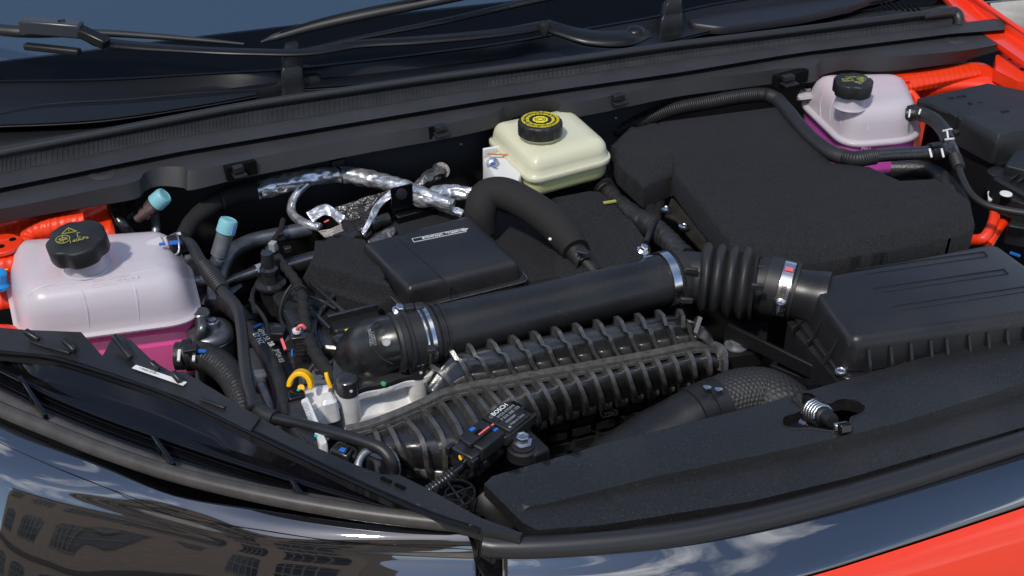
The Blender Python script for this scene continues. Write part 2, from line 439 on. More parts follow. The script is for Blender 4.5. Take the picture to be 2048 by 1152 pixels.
M['blue'] = mat('blue_paint_mark', (.02, .14, .55), .4)
M['pinkm'] = mat('pink_paint_mark', (.85, .15, .17), .4)
M['orange'] = mat('orange_wax', (.6, .22, .08), .5)
M['teal'] = mat('teal_paint_mark', (.0, .5, .42), .4)
M['green'] = mat('green_paint_mark', (.08, .35, .12), .4)
M['white'] = mat('white_plastic', (.72, .72, .70), .4, sss=.1)
M['cyan'] = mat('pale_blue_cap', (.22, .50, .56), .4, bump=[('n', 500, .15, .0005)])
M['azure'] = mat('bright_blue_cap', (.02, .30, .75), .35)
M['brk'] = mat('milky_reservoir', (.66, .645, .47), .3, sss=.3)
M['brkl'] = mat('milky_reservoir_over_fluid', (.90, .88, .42), .3, sss=.3)
def clear(name, col, a):
    m = mat(name, col, .30, sss=.1, bump=[('n', 60, .1, .003)]); m.node_tree.nodes['Principled BSDF'].inputs['Alpha'].default_value = a
    return m
M['tankc'] = clear('clear_polyethylene', (.80, .58, .76), .20)
M['tank'] = clear('milky_polyethylene_shell', (.70, .65, .70), .74)
M['liq'] = mat('pink_coolant', (1.0, .05, .40), .3, sss=.1)
M['lilac'] = mat('lilac_polyethylene', (.74, .52, .78), .33, sss=.25)
M['liq2'] = mat('magenta_coolant', (.95, .01, .72), .3, sss=.1)
# ================================================================ large structure
# bay floor and walls
mk('engine_bay_floor', [W(-400, 1500, -22), W(2350, 1500, -22), W(2090, 300, -22), W(1955, -60, -22), W(-600, -50, -22)], [(0, 1, 2, 3, 4)], M['void'])
tag(bpy.data.objects['engine_bay_floor'], kind='structure')
g = mk('ground', [(-60, -60, -.92), (60, -60, -.92), (60, 80, -.92), (-60, 80, -.92)], [(0, 1, 2, 3)], mat('worn_stone_paving', (.36, .33, .29), .8, var=(3.5, .45), bump=[('n', 8, .6, .03)]))
tag(g, kind='structure')
fw = mk('firewall', [W(-200, 390, 5.5), W(1940, 55, 5.5), W(1940, 55, 5.5)-Z*.25, W(-200, 390, 5.5)-Z*.3], [(0, 1, 2, 3)], mat('firewall_black', (.006, .006, .007), .6), solid=.01)
tag(fw, 'black firewall panel under the cowl edge behind the engine', 'firewall')

# windscreen ---------------------------------------------------
glass = mat('windscreen_glass', (.02, .04, .06), .02, coat=1, spec=1)
glass.node_tree.nodes['Principled BSDF'].inputs['IOR'].default_value = 1.9; glass.node_tree.nodes['Principled BSDF'].inputs['Coat IOR'].default_value = 2.0
wl, wr = W(-250, 215, 5), W(2250, -60, 5)
def ws(t, h): # t along the width, h metres up the slope, gently curved
    p = wl.lerp(wr, t); q = (t-.5)*2
    return p+REAR*(h*math.cos(R(26))-.05*q*q)+Z*h*math.sin(R(26))
S = Surf([[ws(t/8, h) for t in range(9)] for h in (-.03, .25, .6, 1.0)])
wsc = thing('windscreen', 'tinted windscreen reflecting blue sky behind the wipers', 'windscreen', wl.lerp(wr, .5))
S.mesh('glass_pane', glass, wsc, solid=.004)
S2 = Surf([[ws(t/8, h)+Z*.0015 for t in range(9)] for h in (-.03, .05, .085+.0)])
S2.mesh('frit_band', mat('frit_black', (.002, .002, .002), .12, spec=.3), wsc, solid=.0005)

# line tables of the cowl, pixel v as a function of u -------------
L_rear = [(-100, 165), (0, 163), (200, 160), (400, 149), (560, 140), (700, 126), (850, 108), (1000, 88), (1150, 62), (1300, 36), (1450, 5), (1600, -15), (1900, -50), (2050, -70)]
L_tr = [(-100, 250), (0, 251), (100, 250), (200, 241), (300, 226), (400, 212), (500, 197), (540, 185), (620, 180), (700, 172), (900, 152), (1200, 115), (1350, 82), (1400, 62), (1500, 52), (1600, 35), (1700, 5), (2000, -40)]
L_seal = [(-100, 328), (0, 306), (200, 267), (350, 238), (500, 210), (700, 180), (850, 158), (1000, 138), (1180, 114), (1350, 90), (1500, 72), (1700, 47), (1850, 28), (1900, 22)]
L_b0 = [(-100, 368), (0, 347), (350, 276), (700, 221), (1000, 172), (1350, 121), (1600, 86), (1900, 52), (2000, 40)]
L_b1 = [(-100, 396), (0, 376), (350, 305), (700, 246), (1000, 196), (1350, 146), (1600, 105), (1900, 68), (2000, 60)]
L_f0 = [(-100, 437), (0, 418), (94, 400), (270, 363), (290, 345), (320, 334), (365, 334), (385, 341), (480, 322), (700, 276), (900, 246), (985, 226), (1015, 210), (1060, 202), (1105, 202), (1130, 206), (1200, 196), (1350, 163), (1500, 146), (1550, 138), (1625, 133), (1645, 118), (1690, 112), (1750, 113), (1800, 112), (1900, 104), (1960, 96), (2020, 85)]
L_f1 = [(-100, 465), (0, 446), (94, 428), (270, 398), (290, 382), (320, 372), (350, 372), (385, 380), (480, 357), (700, 312), (900, 276), (985, 256), (1015, 240), (1060, 228), (1105, 226), (1130, 236), (1200, 226), (1350, 194), (1500, 174), (1560, 166), (1625, 164), (1645, 150), (1690, 140), (1750, 143), (1800, 140), (1900, 127), (1960, 112), (2020, 92)]
def rowl(L, z, us): return [(u, lint(L, u), z) for u in us]
US = [-100, 0, 94, 180, 270, 290, 320, 365, 385, 480, 590, 700, 800, 900, 985, 1015, 1060, 1105, 1130, 1200, 1350, 1500, 1560, 1625, 1645, 1690, 1750, 1800, 1900, 1960, 2010]
cow = thing('cowl_panel', 'black windscreen cowl panel with trough, between windscreen and bonnet seal', 'cowl panel', (900, 150, 8))
UC = [-100, 0, 200, 400, 560, 700, 850, 1000, 1150, 1300, 1450, 1600, 1900, 2050]
def offl(L, d): return [(a, b+d) for a, b in L]
Surf([rowl(offl(L_rear, -4), 2.0, UC), rowl(offl(L_rear, -3), 7.2, UC), rowl(L_rear, 7.5, UC), rowl(offl(L_rear, 3), 7.2, UC), [(u, (lint(L_rear, u)*.45+lint(L_tr, u)*.55), 5.6) for u in UC], rowl(offl(L_tr, -2), 5.5, UC), rowl(L_tr, 5.3, UC)], lin=True).mesh('rear_deck', mat('cowl_deck_plastic', (.007, .008, .011), .36, spec=.35, bump=grain), cow, na=3, nb=5)
Surf([rowl(offl(L_tr, 1), 5.2, UC[:13]), rowl(offl(L_tr, 5), 3.6, UC[:13]), [(u, lint(L_seal, u)-4, 3.6) for u in UC[:13]]], lin=True).mesh('trough', M['dark'], cow, na=3, nb=5)
# shallow crescent recess on the left of the deck
tube('recess_edge', [(-20, 232, 5.6), (60, 213, 5.8), (140, 205, 5.9), (250, 199, 5.9), (400, 186, 5.9), (560, 176, 5.7)], [.05, .12, .12, .05], M['dark'], cow, seg=8)

# weatherstrip -----------------------------------------------
seal = thing('rear_bonnet_seal', 'long ribbed black rubber seal running across the cowl in front of the windscreen', 'rubber seal', (900, 155, 8))
tube('seal_bulb', [(u, lint(L_seal, u), 9.0) for u in (-100, 0, 200, 350, 500, 700, 850, 1000, 1180, 1350, 1500, 1700, 1850, 1912)], .62, M['seal'], seal, seg=20)
rb = []; fb = []
PA = spath([(u, lint(L_seal, u)+12, 8.0) for u in (-100, 0, 200, 350, 500, 700, 850, 1000, 1180, 1350, 1500, 1700, 1850, 1905)], 14)
PB = spath([(u, (lint(L_b0, u)-1), 7.3) for u in (-100, 0, 200, 350, 500, 700, 850, 1000, 1180, 1350, 1500, 1700, 1850, 1905)], 14)
k = 0; nrib = 260
for i in range(nrib):
    x = i/nrib*(len(PA)-1); x2 = (i+.62)/nrib*(len(PA)-1)
    def at(P, x): j = min(int(x), len(P)-2); return P[j].lerp(P[j+1], x-j)
    for xx, h in ((x, 0), (x+.0001, .0007), (x2, .0007), (x2+.0001, 0)):
        a, b = at(PA, xx), at(PB, xx); n = Vector((0, -.5, .85)).normalized()
        rb += [a+n*h-Z*.001, (a+b)/2+n*(h*1.6+.0015), b+n*h-Z*.001]
for i in range(nrib*4-1):
    for j in (0, 1): fb.append((i*3+j, i*3+j+1, i*3+4+j, i*3+3+j))
o = mk('ribbed_flank', rb, fb, M['rubber'], seal, sharp=25); o['kind'] = 'stuff'
tube('seal_end', [(1845, 32, 8.6), (1880, 26, 8.8), (1908, 26, 8.4), (1917, 38, 7.6), (1917, 55, 6.6)], [.9, 1.1, 1.1, .9], M['seal'], seal)

# front trim of the cowl --------------------------------------
trim = thing('cowl_front_trim', 'dark grey plastic trim lip with scallops in front of the ribbed seal', 'trim', (900, 240, 6))
rows = [rowl(offl(L_b0, -4), 6.6, US), rowl(L_b0, 7.2, US), rowl(L_b1, 6.9, US), rowl(offl(L_b1, 2), 6.0, US), rowl(offl(L_f0, -3), 5.8, US), rowl(L_f0, 5.8, US), rowl(L_f1, 3.4, US), rowl(offl(L_f1, 1), 3.1, US)]
o = Surf(rows, lin=True).mesh('lip_panel', M['cowl'], trim, na=3, nb=4, solid=.0025, sharp=28)
m_ = o.modifiers.new('b', 'BEVEL'); m_.width = .0012; m_.segments = 2; m_.limit_method = 'ANGLE'; m_.angle_limit = R(25)
for (u, v) in ((205, 345), (1910, 78)):
    lathe('dimple', (u, v, 5.9), Z, [(2.1, -.1), (2.0, .05), (1.5, .18), (.9, .1), (.6, .02)], M['cowl'], trim, seg=30)
for (u, v, s) in ((478, 338, 1), (882, 256, 1), (1238, 194, 1), (1578, 156, 1)):
    c = bar('clip', (u-28, v+8, 4.7), (u+32, v-8, 4.7), 1.6, 2.0, M['void'], trim, .05)
    bar('clip_tab', (u-12, v+14, 4.9), (u+14, v+8, 4.9), 1.7, .25, M['plastic2'], c, .05)
    bar('clip_hook', (u-12, v+2, 5.6), (u+8, v-3, 5.6), 1.1, .9, M['plastic'], c, .1)

# upright posts on the cowl -----------------------------------
def post(u, v, s, lab):
    t = thing('washer_nozzle', lab, 'washer nozzle', (u, v, 5), 'upright nozzles on the cowl')
    loft('housing', [(u-22*s, v+4, 4), (u+24*s, v-4, 4), (u+21*s, v-40*s, 4), (u-20*s, v-32*s, 4)], [(-.6, 0), (-.2, 1), (0, 2.5), (.1, 4.6), (.5, 5.2)], .8, M['plastic2'], t)
    loft('hood_cap', [(u-14*s, v-2, 4), (u+20*s, v-9, 4), (u+17*s, v-38*s, 4), (u-12*s, v-31*s, 4)], [(0, 5), (.05, 6.6), (.3, 7.1), (.7, 7.3)], .8, M['plastic'], t)
post(588, 198, 1.0, 'black nozzle post standing on the left half of the cowl')
post(1339, 88, 1.0, 'black nozzle post standing beside the round wiper pivot')
# moulded foot round the left post
loft('post_base', [(505, 212, 4), (548, 196, 4), (562, 165, 4), (625, 150, 4), (655, 180, 4)], [(0, 0), (.3, 1.2), (.6, 2.2), (.9, 2.5)], 1.5, M['dark'], cow)
loft('side_deck', [(1370, 60, 5), (1440, 70, 5), (1600, 48, 5), (1700, 25, 5), (1820, -20, 5), (1500, -30, 5), (1400, 5, 5)], [(0, 0), (.15, 1.0), (.4, 1.3)], 2, mat('side_deck_plastic', (.014, .012, .016), .38, bump=grain), cow)
for i in range(7):
    a = W(1775+i*11, -12+i*1.5, 6.7); bar('vent_slot', (1756+i*12, 2+i, 6.6), (1770+i*12, 18+i, 6.6), .35, .3, M['void'], cow, 0)

# wipers ------------------------------------------------------
wp = thing('wiper', 'black wiper with round pivot cap lying along the base of the windscreen', 'wiper', (1270, 62, 9), 'windscreen wipers')
gl = mat('wiper_satin_black', (.007, .007, .008), .32, spec=.35, dust=.3)
tube('arm', [(1092, 50, 10.5), (1000, 66, 10.8), (850, 80, 11), (720, 88, 11), (620, 104, 11.2), (505, 104, 11.6), (400, 100, 12), (275, 92, 13), (200, 84, 14), (175, 70, 15), (150, 58, 16)], [1.6, 1.5, 1.5, 1.4, 1.25, 1.2, 1.2, 1.4, 1.7, 1.5, 1.0], gl, wp, seg=16, flat=.36)
tube('arm_head', [(1090, 48, 10.5), (1125, 62, 10.2), (1180, 76, 9.6), (1240, 78, 9.4), (1290, 66, 9.2)], [1.6, 2.0, 2.5, 2.6, 1.8], gl, wp, seg=20, flat=.4)
lathe('pivot_cap', (1270, 66, 9.6), Z, [(1.8, 0), (1.8, .4), (1.5, .8), (.9, 1.1), (.3, 1.2)], gl, wp)
lathe('knuckle', (1088, 62, 10.2), Z-LAT*.1, [(.9, -.6), (.9, 1.2), (.7, 1.6)], M['dark'], wp, seg=24)
bar('connector', (42, 50, 16.5), (165, 60, 16), 2.3, 2.3, mat('connector_grey', (.03, .035, .045), .3), wp, .35)
bar('connector_nose', (160, 62, 15.9), (215, 88, 14.4), 2.0, 1.6, gl, wp, .35)
strokes('release_button', [[(0, 0), (1, 0), (1, .55), (0, .55), (0, 0)]], (116, 43, 17.4), LAT, REAR, .09, M['dark'], wp)
tube('blade', [(-80, 50, 15.5), (0, 60, 15.2), (60, 64, 15), (200, 66, 14), (300, 72, 13.2), (400, 80, 12.4), (488, 88, 11.8)], [1.0, 1.1, 1.1, .7, .6, .5, .25], M['rubber'], wp, seg=12, flat=.8)
bar('blade_bracket', (50, 92, 13.2), (160, 104, 13), 1.4, 1.0, M['dark'], wp, .3)
wp2 = thing('wiper', 'second wiper blade rising to the top edge from between the arms', 'wiper', (530, 85, 10), 'windscreen wipers')
tube('blade', [(522, 84, 11), (560, 72, 11.8), (640, 50, 13), (740, 28, 14.5), (860, 4, 16), (1000, -25, 18)], [.2, .8, 1.0, 1.05, 1.05, 1.05], M['rubber'], wp2, seg=14, flat=.8)
tube('spine', [(560, 64, 12.6), (640, 40, 13.9), (740, 17, 15.4), (860, -6, 17)], [.15, .25, .28, .28], gl, wp2, seg=8)
tube('arm', [(600, 100, 10.6), (750, 70, 11.2), (900, 40, 12), (1050, 5, 13.5), (1150, -15, 14)], [.3, .6, .8, .9, 1.0], gl, wp2, seg=12, flat=.6)

# ================================================================ red inner wings
lw = thing('inner_wing', 'red painted inner wing with brushed sealant behind the left coolant tank', 'inner wing', (60, 500, -4))
Surf([[(-80, 448, 1.5), (0, 442, 1.5), (120, 425, 1.5), (215, 402, 1.5)], [(-80, 478, 0), (0, 470, 0), (120, 452, 0), (222, 432, 0)], [(-80, 520, -1.5), (0, 512, -1.5), (120, 495, -1.5), (232, 475, -1.5)], [(-80, 640, -7), (0, 620, -7), (120, 600, -7), (240, 560, -7)]]).mesh('wing_panel', M['redb'], lw, nb=14, na=10, disp=lambda a, b: .05*math.sin(b*40+3*math.sin(b*7+a*2))*(1 if a < 1.4 else .3)+.3*math.sin(b*3+a*4))
loft('bracket_tab', [(-40, 470, 1), (30, 468, 1), (52, 482, 1), (20, 505, 1), (-40, 515, 1)], [(0, -.4), (0, 0), (.15, .15)], 1.2, M['red'], lw)
for u, v in ((25, 478), (2, 492)): lathe('hole', (u, v, 1.22), Z, [(.5, -.3), (.45, 0)], M['void'], lw, seg=16)
tube('sealant_bead', [(-40, 540, -1), (0, 532, -1), (30, 525, -1), (48, 500, -.6), (60, 470, .2), (100, 455, 1), (170, 440, 1.4)], [.9, 1.3, 1.2, .9, 1.1, 1.3, 1.1], M['redb'], lw, n=14, disp=(lambda s, a: .03*math.sin(s*7+a), .1))
tube('wing_rail', [(-60, 700, -7), (20, 690, -7), (60, 740, -8)], 2.6, M['red'], lw)
# small bits at the very left
t = thing('washer_filler', 'bright blue filler cap at the left frame edge beside the milky tank', 'cap', (-6, 575, -2))
lathe('skirt', (-8, 572, -3), Z+LAT*.3, [(1.6, 0), (1.7, .5), (1.3, .9), (1.2, 2.2), (.8, 2.6), (.3, 2.7)], M['azure'], t)
tag(tube('yellow_wire', [(-20, 545, -1), (0, 534, -1), (10, 540, -1), (24, 532, -1)], .14, M['yellow'], seg=8), 'thin yellow wire ends at the left frame edge', 'wire')

# ================================================================ left coolant tank
ct = thing('coolant_tank', 'milky coolant tank with pink fluid and lobed black cap, left side of the bay', 'coolant tank', (200, 620, -14))
OUT = [(42, 688, -5), (402, 640, -5), (372, 515, -5), (12, 540, -5)]
def groove(p):   # waist and ribs pressed in the dome
    return 0
loft('upper_shell', OUT, [(-.35, -.3), (-.45, 0), (-.1, .25), (.1, .5), (.3, 1.5), (.55, 3.0), (.95, 4.2), (1.6, 5.2), (2.4, 5.9), (3.3, 6.25), (4.4, 6.45), (6.0, 6.5)], 4.4, M['tank'], ct, k=10, sharp=60)
loft('lower_shell', OUT, [(1.4, -10.5), (.6, -9.5), (.35, -8), (.3, -.3)], 4.4, M['tankc'], ct, k=10, sharp=60)
lq = loft('coolant', OUT, [(1.7, -10.3), (.95, -9.4), (.65, -8), (.6, -3.6), (.9, -3.5)], 4.1, M['liq'], ct, k=10, sharp=60)
# pressed beads over the dome, laid on the surface
US_ = [o for o in ct.children if o.name.startswith('upper_shell')][0] if False else bpy.data.objects['upper_shell']
def bead(par, obj, pts, r, m, name='pressed_rib', lift=-.08):
    return tube(name, [onto(obj, u, v, lift) for u, v in pts], r, m, par, seg=12)
bead(ct, US_, [(158, 570), (166, 592), (174, 620), (179, 655)], [.06, .2, .2, .12], M['tank'])
bead(ct, US_, [(262, 555), (270, 580), (275, 605), (279, 642)], [.06, .2, .2, .12], M['tank'])
bead(ct, US_, [(50, 610), (62, 586), (88, 572), (130, 565), (190, 557), (262, 546), (320, 535), (345, 528)], [.05, .2, .24, .18, .15, .15, .1, .04], M['tank'])
bead(ct, US_, [(62, 545), (90, 528), (122, 521)], [.05, .15, .05], M['tank'])
NB = W(174, 536, 1.3); AX = (Z+LAT*-.10-REAR*.10).normalized()
lathe('neck', NB, AX, [(3.3, -.4), (2.75, .1), (2.6, .4), (2.6, 3.2)], M['tank'], ct, sharp=60)
tor = tube('neck_bead', [NB+AX*.001+(LAT*math.cos(a*.5236)+REAR*math.sin(a*.5236))*.0285 for a in range(13)], .18, M['tank'], ct, seg=8)
lathe('fitting', (318, 492, .5), LAT+Z*.1+REAR*.15, [(1.3, -1.5), (1.3, .5), (.95, .8), (.95, 3.2)], M['tank'], ct)
lathe('outlet', (345, 700, -12), LAT*.8-REAR*.6, [(2.2, -3), (1.7, 0), (1.6, 2)], M['liq'], ct)
CB = NB+AX*.026
cap = lathe('cap', CB, AX, [(3.1, 0), (3.65, .05), (3.75, .3), (3.75, 2.2), (3.68, 2.4), (3.5, 2.5), (.5, 2.6)], M['plastic'], ct, seg=144, lobes=(4.5, .36, 3.2), sharp=50)
def capprint(o, ax, x, par, m, s=1.0, flip=False):
    y = ax.cross(x).normalized(); f = lambda a, b: o+x*a*s/100+y*b*s/100
    st = []
    st.append([(-1.5, 1.0), (.3, 1.0), (-.6, 2.1), (-1.5, 1.0)]); st.append([(-.6, 1.75), (-.6, 1.3)])
    st.append(circ(-1.5, -.2, .85)); st.append([(-2.1, -.6), (-.9, -.3)]); st.append([(-2.0, -.1), (-1.5, .2), (-1.0, -.1), (-1.5, -.4), (-2.0, -.1)]); st.append([(-1.5, .6), (-1.5, -.9)])
    st.append([(.3, -.4), (2.3, -.4), (2.3, .6), (.3, .6), (.3, -.4)]); st.append([(1.3, -.4), (1.3, .6)]); st.append([(1.8, .3), (1.8, .05)])
    if flip: st = [[(-a, -b) for a, b in p] for p in st]
    strokes('printed_symbols', [[(a*s, b*s) for a, b in p] for p in st], o, x, y, .085*s, m, par)
    text('printed_pressure', '140kPa', f(-.9, -1.45) if not flip else f(1.2, 1.35), x if not flip else -x, .85*s, m, par, nrm=ax)
capprint(CB+AX*.0262, AX, (LAT+REAR*.05).normalized(), ct, M['print_o'])
text('max_mark', 'MAX', onto(bpy.data.objects['lower_shell'], 240, 672, .02), LAT, 1.5, mat('faint_moulded_letter', (.80, .66, .82), .4), ct, nrm=(-REAR*.98+Z*.1).normalized(), ext=.03)
for s_, v_ in (('KEEP CLOSED', 566), ('COOLANT ONLY', 577)):
    p_ = onto(US_, 184, v_, -.03); text('moulded_note', s_, p_, LAT, .75, M['tank'], ct, nrm=_BV['n'], ext=.05)

# quick coupling on the tank
t = thing('hose_coupling', 'black quick coupling with wire clip and blue paint beside the left tank cap', 'coupling', (345, 492, 0))
lathe('collar', (338, 494, .6), LAT+REAR*.2, [(1.3, 0), (1.5, .2), (1.5, 1.2), (1.2, 1.4), (1.2, 2.2)], M['dark'], t)
tube('wire_clip', [(350, 466, 2), (357, 478, 2.5), (358, 502, 1.5), (350, 510, 1)], .13, M['zinc'], t, seg=8)
bar('blue_mark', (338, 486, 2), (362, 484, 2), .8, .2, M['blue'], t, .02)
bar('blue_mark', (318, 489, 2), (330, 487, 2), .6, .15, M['blue'], t, .02)

# ================================================================ service ports
def port(p0, p1, lab, body):
    a, b = V(p0), V(p1); ax = (b-a).normalized(); L = (b-a).length*100
    t = thing('service_port', lab, 'service port', a, 'air conditioning service ports')
    lathe('fitting', a, ax, [(.7, -1), (.75, .2), (1.0, .3), (1.0, 1.0), (.85, 1.1), (.85, 1.3), (1.15, 1.5), (1.15, L-2.4), (.95, L-2.3), (.9, L-2)], body, t, seg=30)
    lathe('cap', b-ax*.022, ax, [(1.15, 0), (1.32, .1), (1.28, 1.6), (1.15, 1.95), (.9, 2.05), (.85, 1.98), (.2, 1.98)], M['cyan'], t, seg=36)
    return t
port((284, 430, 0), (332, 388, 3.2), 'service port with pale blue cap pointing right, below the trim scallop', mat('copper_tinted_fitting', (.42, .33, .30), .3, metal=.9))
pt = port((432, 530, -4), (459, 436, 2.5), 'upright service port with pale blue cap and silver body above the pipes', M['alu2'])
bar('blue_tick', (466, 452, 2.4), (463, 470, 1.6), .15, .2, M['blue'], pt, 0)

# ================================================================ pipes and hoses, left of the engine
def hose(name, lab, cat, pts, r, m, **k):
    return tag(tube(name, pts, r, m, **k), lab, cat)
hose('aluminium_pipe', 'grey metal pipe curving from the silver service port to the foil sleeve', 'pipe', [(425, 610, -7), (436, 560, -6), (458, 510, -5), (500, 484, -5), (560, 470, -5), (620, 458, -5)], 1.15, M['gray'])
hose('metal_pipe', 'thick shiny black pipe running right behind the felt block', 'pipe', [(560, 540, -6.5), (600, 528, -6.5), (660, 512, -6.5), (720, 495, -6.5)], 1.35, mat('shiny_black_pipe', (.11, .11, .12), .2, metal=.85))
hose('metal_pipe', 'thinner black pipe with a hexagon nut left of the thick shiny pipe', 'pipe', [(440, 572, -7), (480, 555, -6.8), (520, 542, -6.5), (565, 530, -6.5)], [.75, .8, .95, .9], mat('semi_black_pipe', (.09, .09, .10), .22, metal=.85))
tag(lathe('pipe_nut', (512, 546, -6.3), LAT+REAR*.25, [(1.35, 0), (1.35, 1.4)], M['zinc'], seg=6), 'bright hexagon nut on the thin black pipe', 'nut')
hose('cast_pipe', 'grey cast pipe stub running left to the milky tank', 'pipe', [(368, 562, -6), (405, 562, -6), (428, 545, -6), (440, 520, -6)], 1.0, M['gray'])
hose('bent_bracket', 'grey bent bracket arm beside the milky tank edge', 'bracket', [(372, 518, -7), (392, 522, -7), (400, 560, -8), (412, 600, -9), (450, 585, -9), (480, 565, -8)], [1.0, 1.2, 1.1, 1.1, 1.0, .8], M['gray'], seg=4, flat=.7)
bl = hose('vent_hose', 'black hose with ribbed joint running down beside the tank to the lamp panel', 'hose', [(350, 492, .5), (378, 486, 1), (400, 520, .8), (428, 560, .5)], .75, M['rubber'])
t = thing('vent_pipe', 'long satin black pipe bending down and right in front of the throttle', 'pipe', (520, 830, -1))
tube('upper_run', [(425, 556, .5), (448, 585, .3), (474, 615, 0), (484, 660, -.3), (489, 720, -.8), (497, 775, -1.5), (510, 812, -1.8)], [.75, .72, .72, .72, .75, .75], M['plastic2'], t)
tube('ribbed_joint', [(408, 530, .7), (425, 553, .5), (445, 580, .3)], [.85, 1.05, .9], M['rubber'], t, corr=(.45, .28))
lathe('elbow_collar', (507, 800, -1.4), (W(514, 822, -1.8)-W(505, 795, -1.4)), [(.9, 0), (1.1, .1), (1.15, 1.5), (.9, 1.7)], M['plastic2'], t, seg=24)
tube('sleeve', [(512, 808, -1.8), (524, 826, -1.8), (550, 838, -1.8)], [.95, 1.0, 1.0], M['rubber'], t)
tube('lower_run', [(545, 836, -1.8), (600, 848, -1.5), (670, 866, -1.0), (730, 884, -.8), (765, 900, -1), (783, 925, -2), (788, 950, -4)], .68, M['plastic2'], t)

t = thing('radiator_hose', 'thick woven black hose curving down from the pink tank outlet', 'hose', (430, 760, -8))
tube('hose_body', [(352, 712, -5.5), (400, 712, -5.5), (440, 730, -5.5), (470, 765, -6), (488, 810, -7), (490, 850, -8)], [1.8, 1.85, 1.8, 1.75, 1.75, 1.7], M['hose'], t, seg=36, disp=(lambda s, a: .045*math.sin(s*6+a*5)*math.sin(s*6-a*5), .1))
b_ = lathe('clamp_band', (368, 711, -5.5), LAT-REAR*.05, [(1.95, 0), (2.05, .1), (2.05, 1.1), (1.95, 1.2)], M['dark'], t)
bar('clamp_ear', (368, 700, -3.4), (395, 696, -3.3), 1.3, .5, M['dark'], t, .1)
for u, v in ((361, 712), (391, 712)): bar('white_dash', (u-2, v-12, -4.0), (u-4, v+10, -4.4), .35, .25, M['print_w'], t, 0)
bar('blue_mark', (385, 701, -3.5), (412, 703, -3.7), .5, .2, M['blue'], t, 0)

t = thing('heater_hose', 'black printed heater hose running down beside the yellow dipstick', 'hose', (540, 740, -8))
HP = [(440, 600, -7), (470, 620, -6), (500, 655, -6), (530, 700, -6), (552, 745, -6.5), (565, 790, -7), (568, 840, -8)]
tube('hose_body', HP, [1.2, 1.25, 1.15, 1.2, 1.2, 1.2, 1.2], M['hose'], t, seg=28)
tube('clamp_band', [(493, 645, -6), (500, 655, -6)], 1.35, M['dark'], t)
text('printed_code', '4PM 5L 2B', (513, 660, -4.7), W(540, 695, -4.7)-W(505, 652, -4.7), 1.0, M['print_w'], t)
text('printed_code', 'E7 NZ', (505, 668, -4.7), W(530, 700, -4.7)-W(503, 660, -4.7), 1.0, M['print_w'], t)
text('printed_code', 'JM24 03', (548, 700, -4.8), W(565, 745, -4.8)-W(545, 700, -4.8), .9, M['print_g'], t)
bar('blue_mark', (508, 655, -4.6), (522, 648, -4.6), .35, .15, M['blue'], t, 0)

t = thing('taped_harness', 'cloth taped wiring harness hanging down between the sensor and the felt block', 'wiring harness', (610, 640, -3))
tube('taped_bundle', [(545, 500, -3), (565, 528, -2.5), (590, 560, -2.2), (604, 590, -2), (610, 640, -2.2), (622, 690, -2.8), (650, 735, -3), (678, 765, -3.5)], [.55, .6, .65, .7, .7, .8, .85, .7], M['foam'], t, seg=16, disp=(lambda s, a: .07*math.sin(s*3.2+a), .15))
tube('harness_ring', [W(597, 588, -2)+(LAT*math.cos(a*.6283)+Z*math.sin(a*.6283))*.012 for a in range(11)], .16, M['plastic2'], t, seg=8)
bar('grey_lock', (527, 500, -1.8), (524, 548, -3.2), .5, .5, M['plastic2'], t, .1)
lathe('plug_body', (546, 525, -4), Z+LAT*.05, [(1.0, -2), (1.05, 0), (.95, .2), (.95, 2.4), (.7, 2.6)], M['shine'], t, seg=24)
bar('grey_latch', (540, 492, -1), (552, 494, -1), 1.0, 1.4, M['print_g'], t, .1)
tube('taped_bundle', [(540, 490, -2.5), (560, 462, -3), (566, 440, -3)], .4, M['foam'], t, seg=10)
for pts_, r_ in (([(592, 560, -2.4), (570, 590, -4), (560, 630, -5), (575, 668, -4)], .22), ([(604, 590, -2.2), (640, 600, -3.4), (672, 618, -3.8)], .2),
                 ([(612, 640, -2.4), (590, 650, -3), (585, 672, -2.8)], .22), ([(500, 600, -5), (530, 640, -5), (540, 690, -5), (560, 740, -6)], .3),
                 ([(520, 560, -5), (505, 590, -5), (510, 630, -5)], .35), ([(640, 720, -3), (620, 740, -3.6), (612, 770, -4.4)], .3),
                 ([(648, 735, -3), (668, 720, -2.6), (690, 700, -3.6)], .22)):
    tube('branch_wire', pts_, r_, M['rubber'], t, seg=8)
for u, v, z in ((560, 470, -3), (575, 500, -3.5), (600, 700, -4.4), (636, 742, -3.4)): bar('wire_clip', (u-7, v, z), (u+7, v-3, z), .9, .8, M['shine'], t, .12)
# ignition/oil sensor cluster
t = thing('solenoid_valve', 'black round solenoid plugged into the cylinder head left of the felt block', 'solenoid', (547, 610, -6))
lathe('stem', (548, 620, -9), Z, [(1.6, 0), (1.6, 4), (2.1, 4.1), (2.1, 4.5), (1.2, 4.7), (1.1, 6.2), (1.25, 6.3), (1.25, 6.8), (.8, 7), (.8, 9.2)], M['shine'], t, seg=28)
t = thing('drier_canister', 'grey metal canister with bolted lid between the tank and the black pipe', 'canister', (432, 680, -12))
lathe('canister_body', (434, 745, -14), Z, [(2.9, 0), (3.0, .5), (3.0, 5.4), (2.85, 5.6)], M['dark'], t)
lathe('lid', (434, 745, -14)[:2] and W(434, 745, -14)+Z*.056, Z, [(2.95, 0), (3.0, .3), (2.8, .5), (3.05, .8), (3.0, 1.2), (2.7, 1.6), (1.9, 1.85), (.5, 1.9)], M['gray'], t)
lathe('bolt', W(442, 745, -14)+Z*.074, Z, [(.85, 0), (.85, .9), (.6, 1.0), (.55, 1.3), (.2, 1.35)], M['zinc'], t, seg=6)
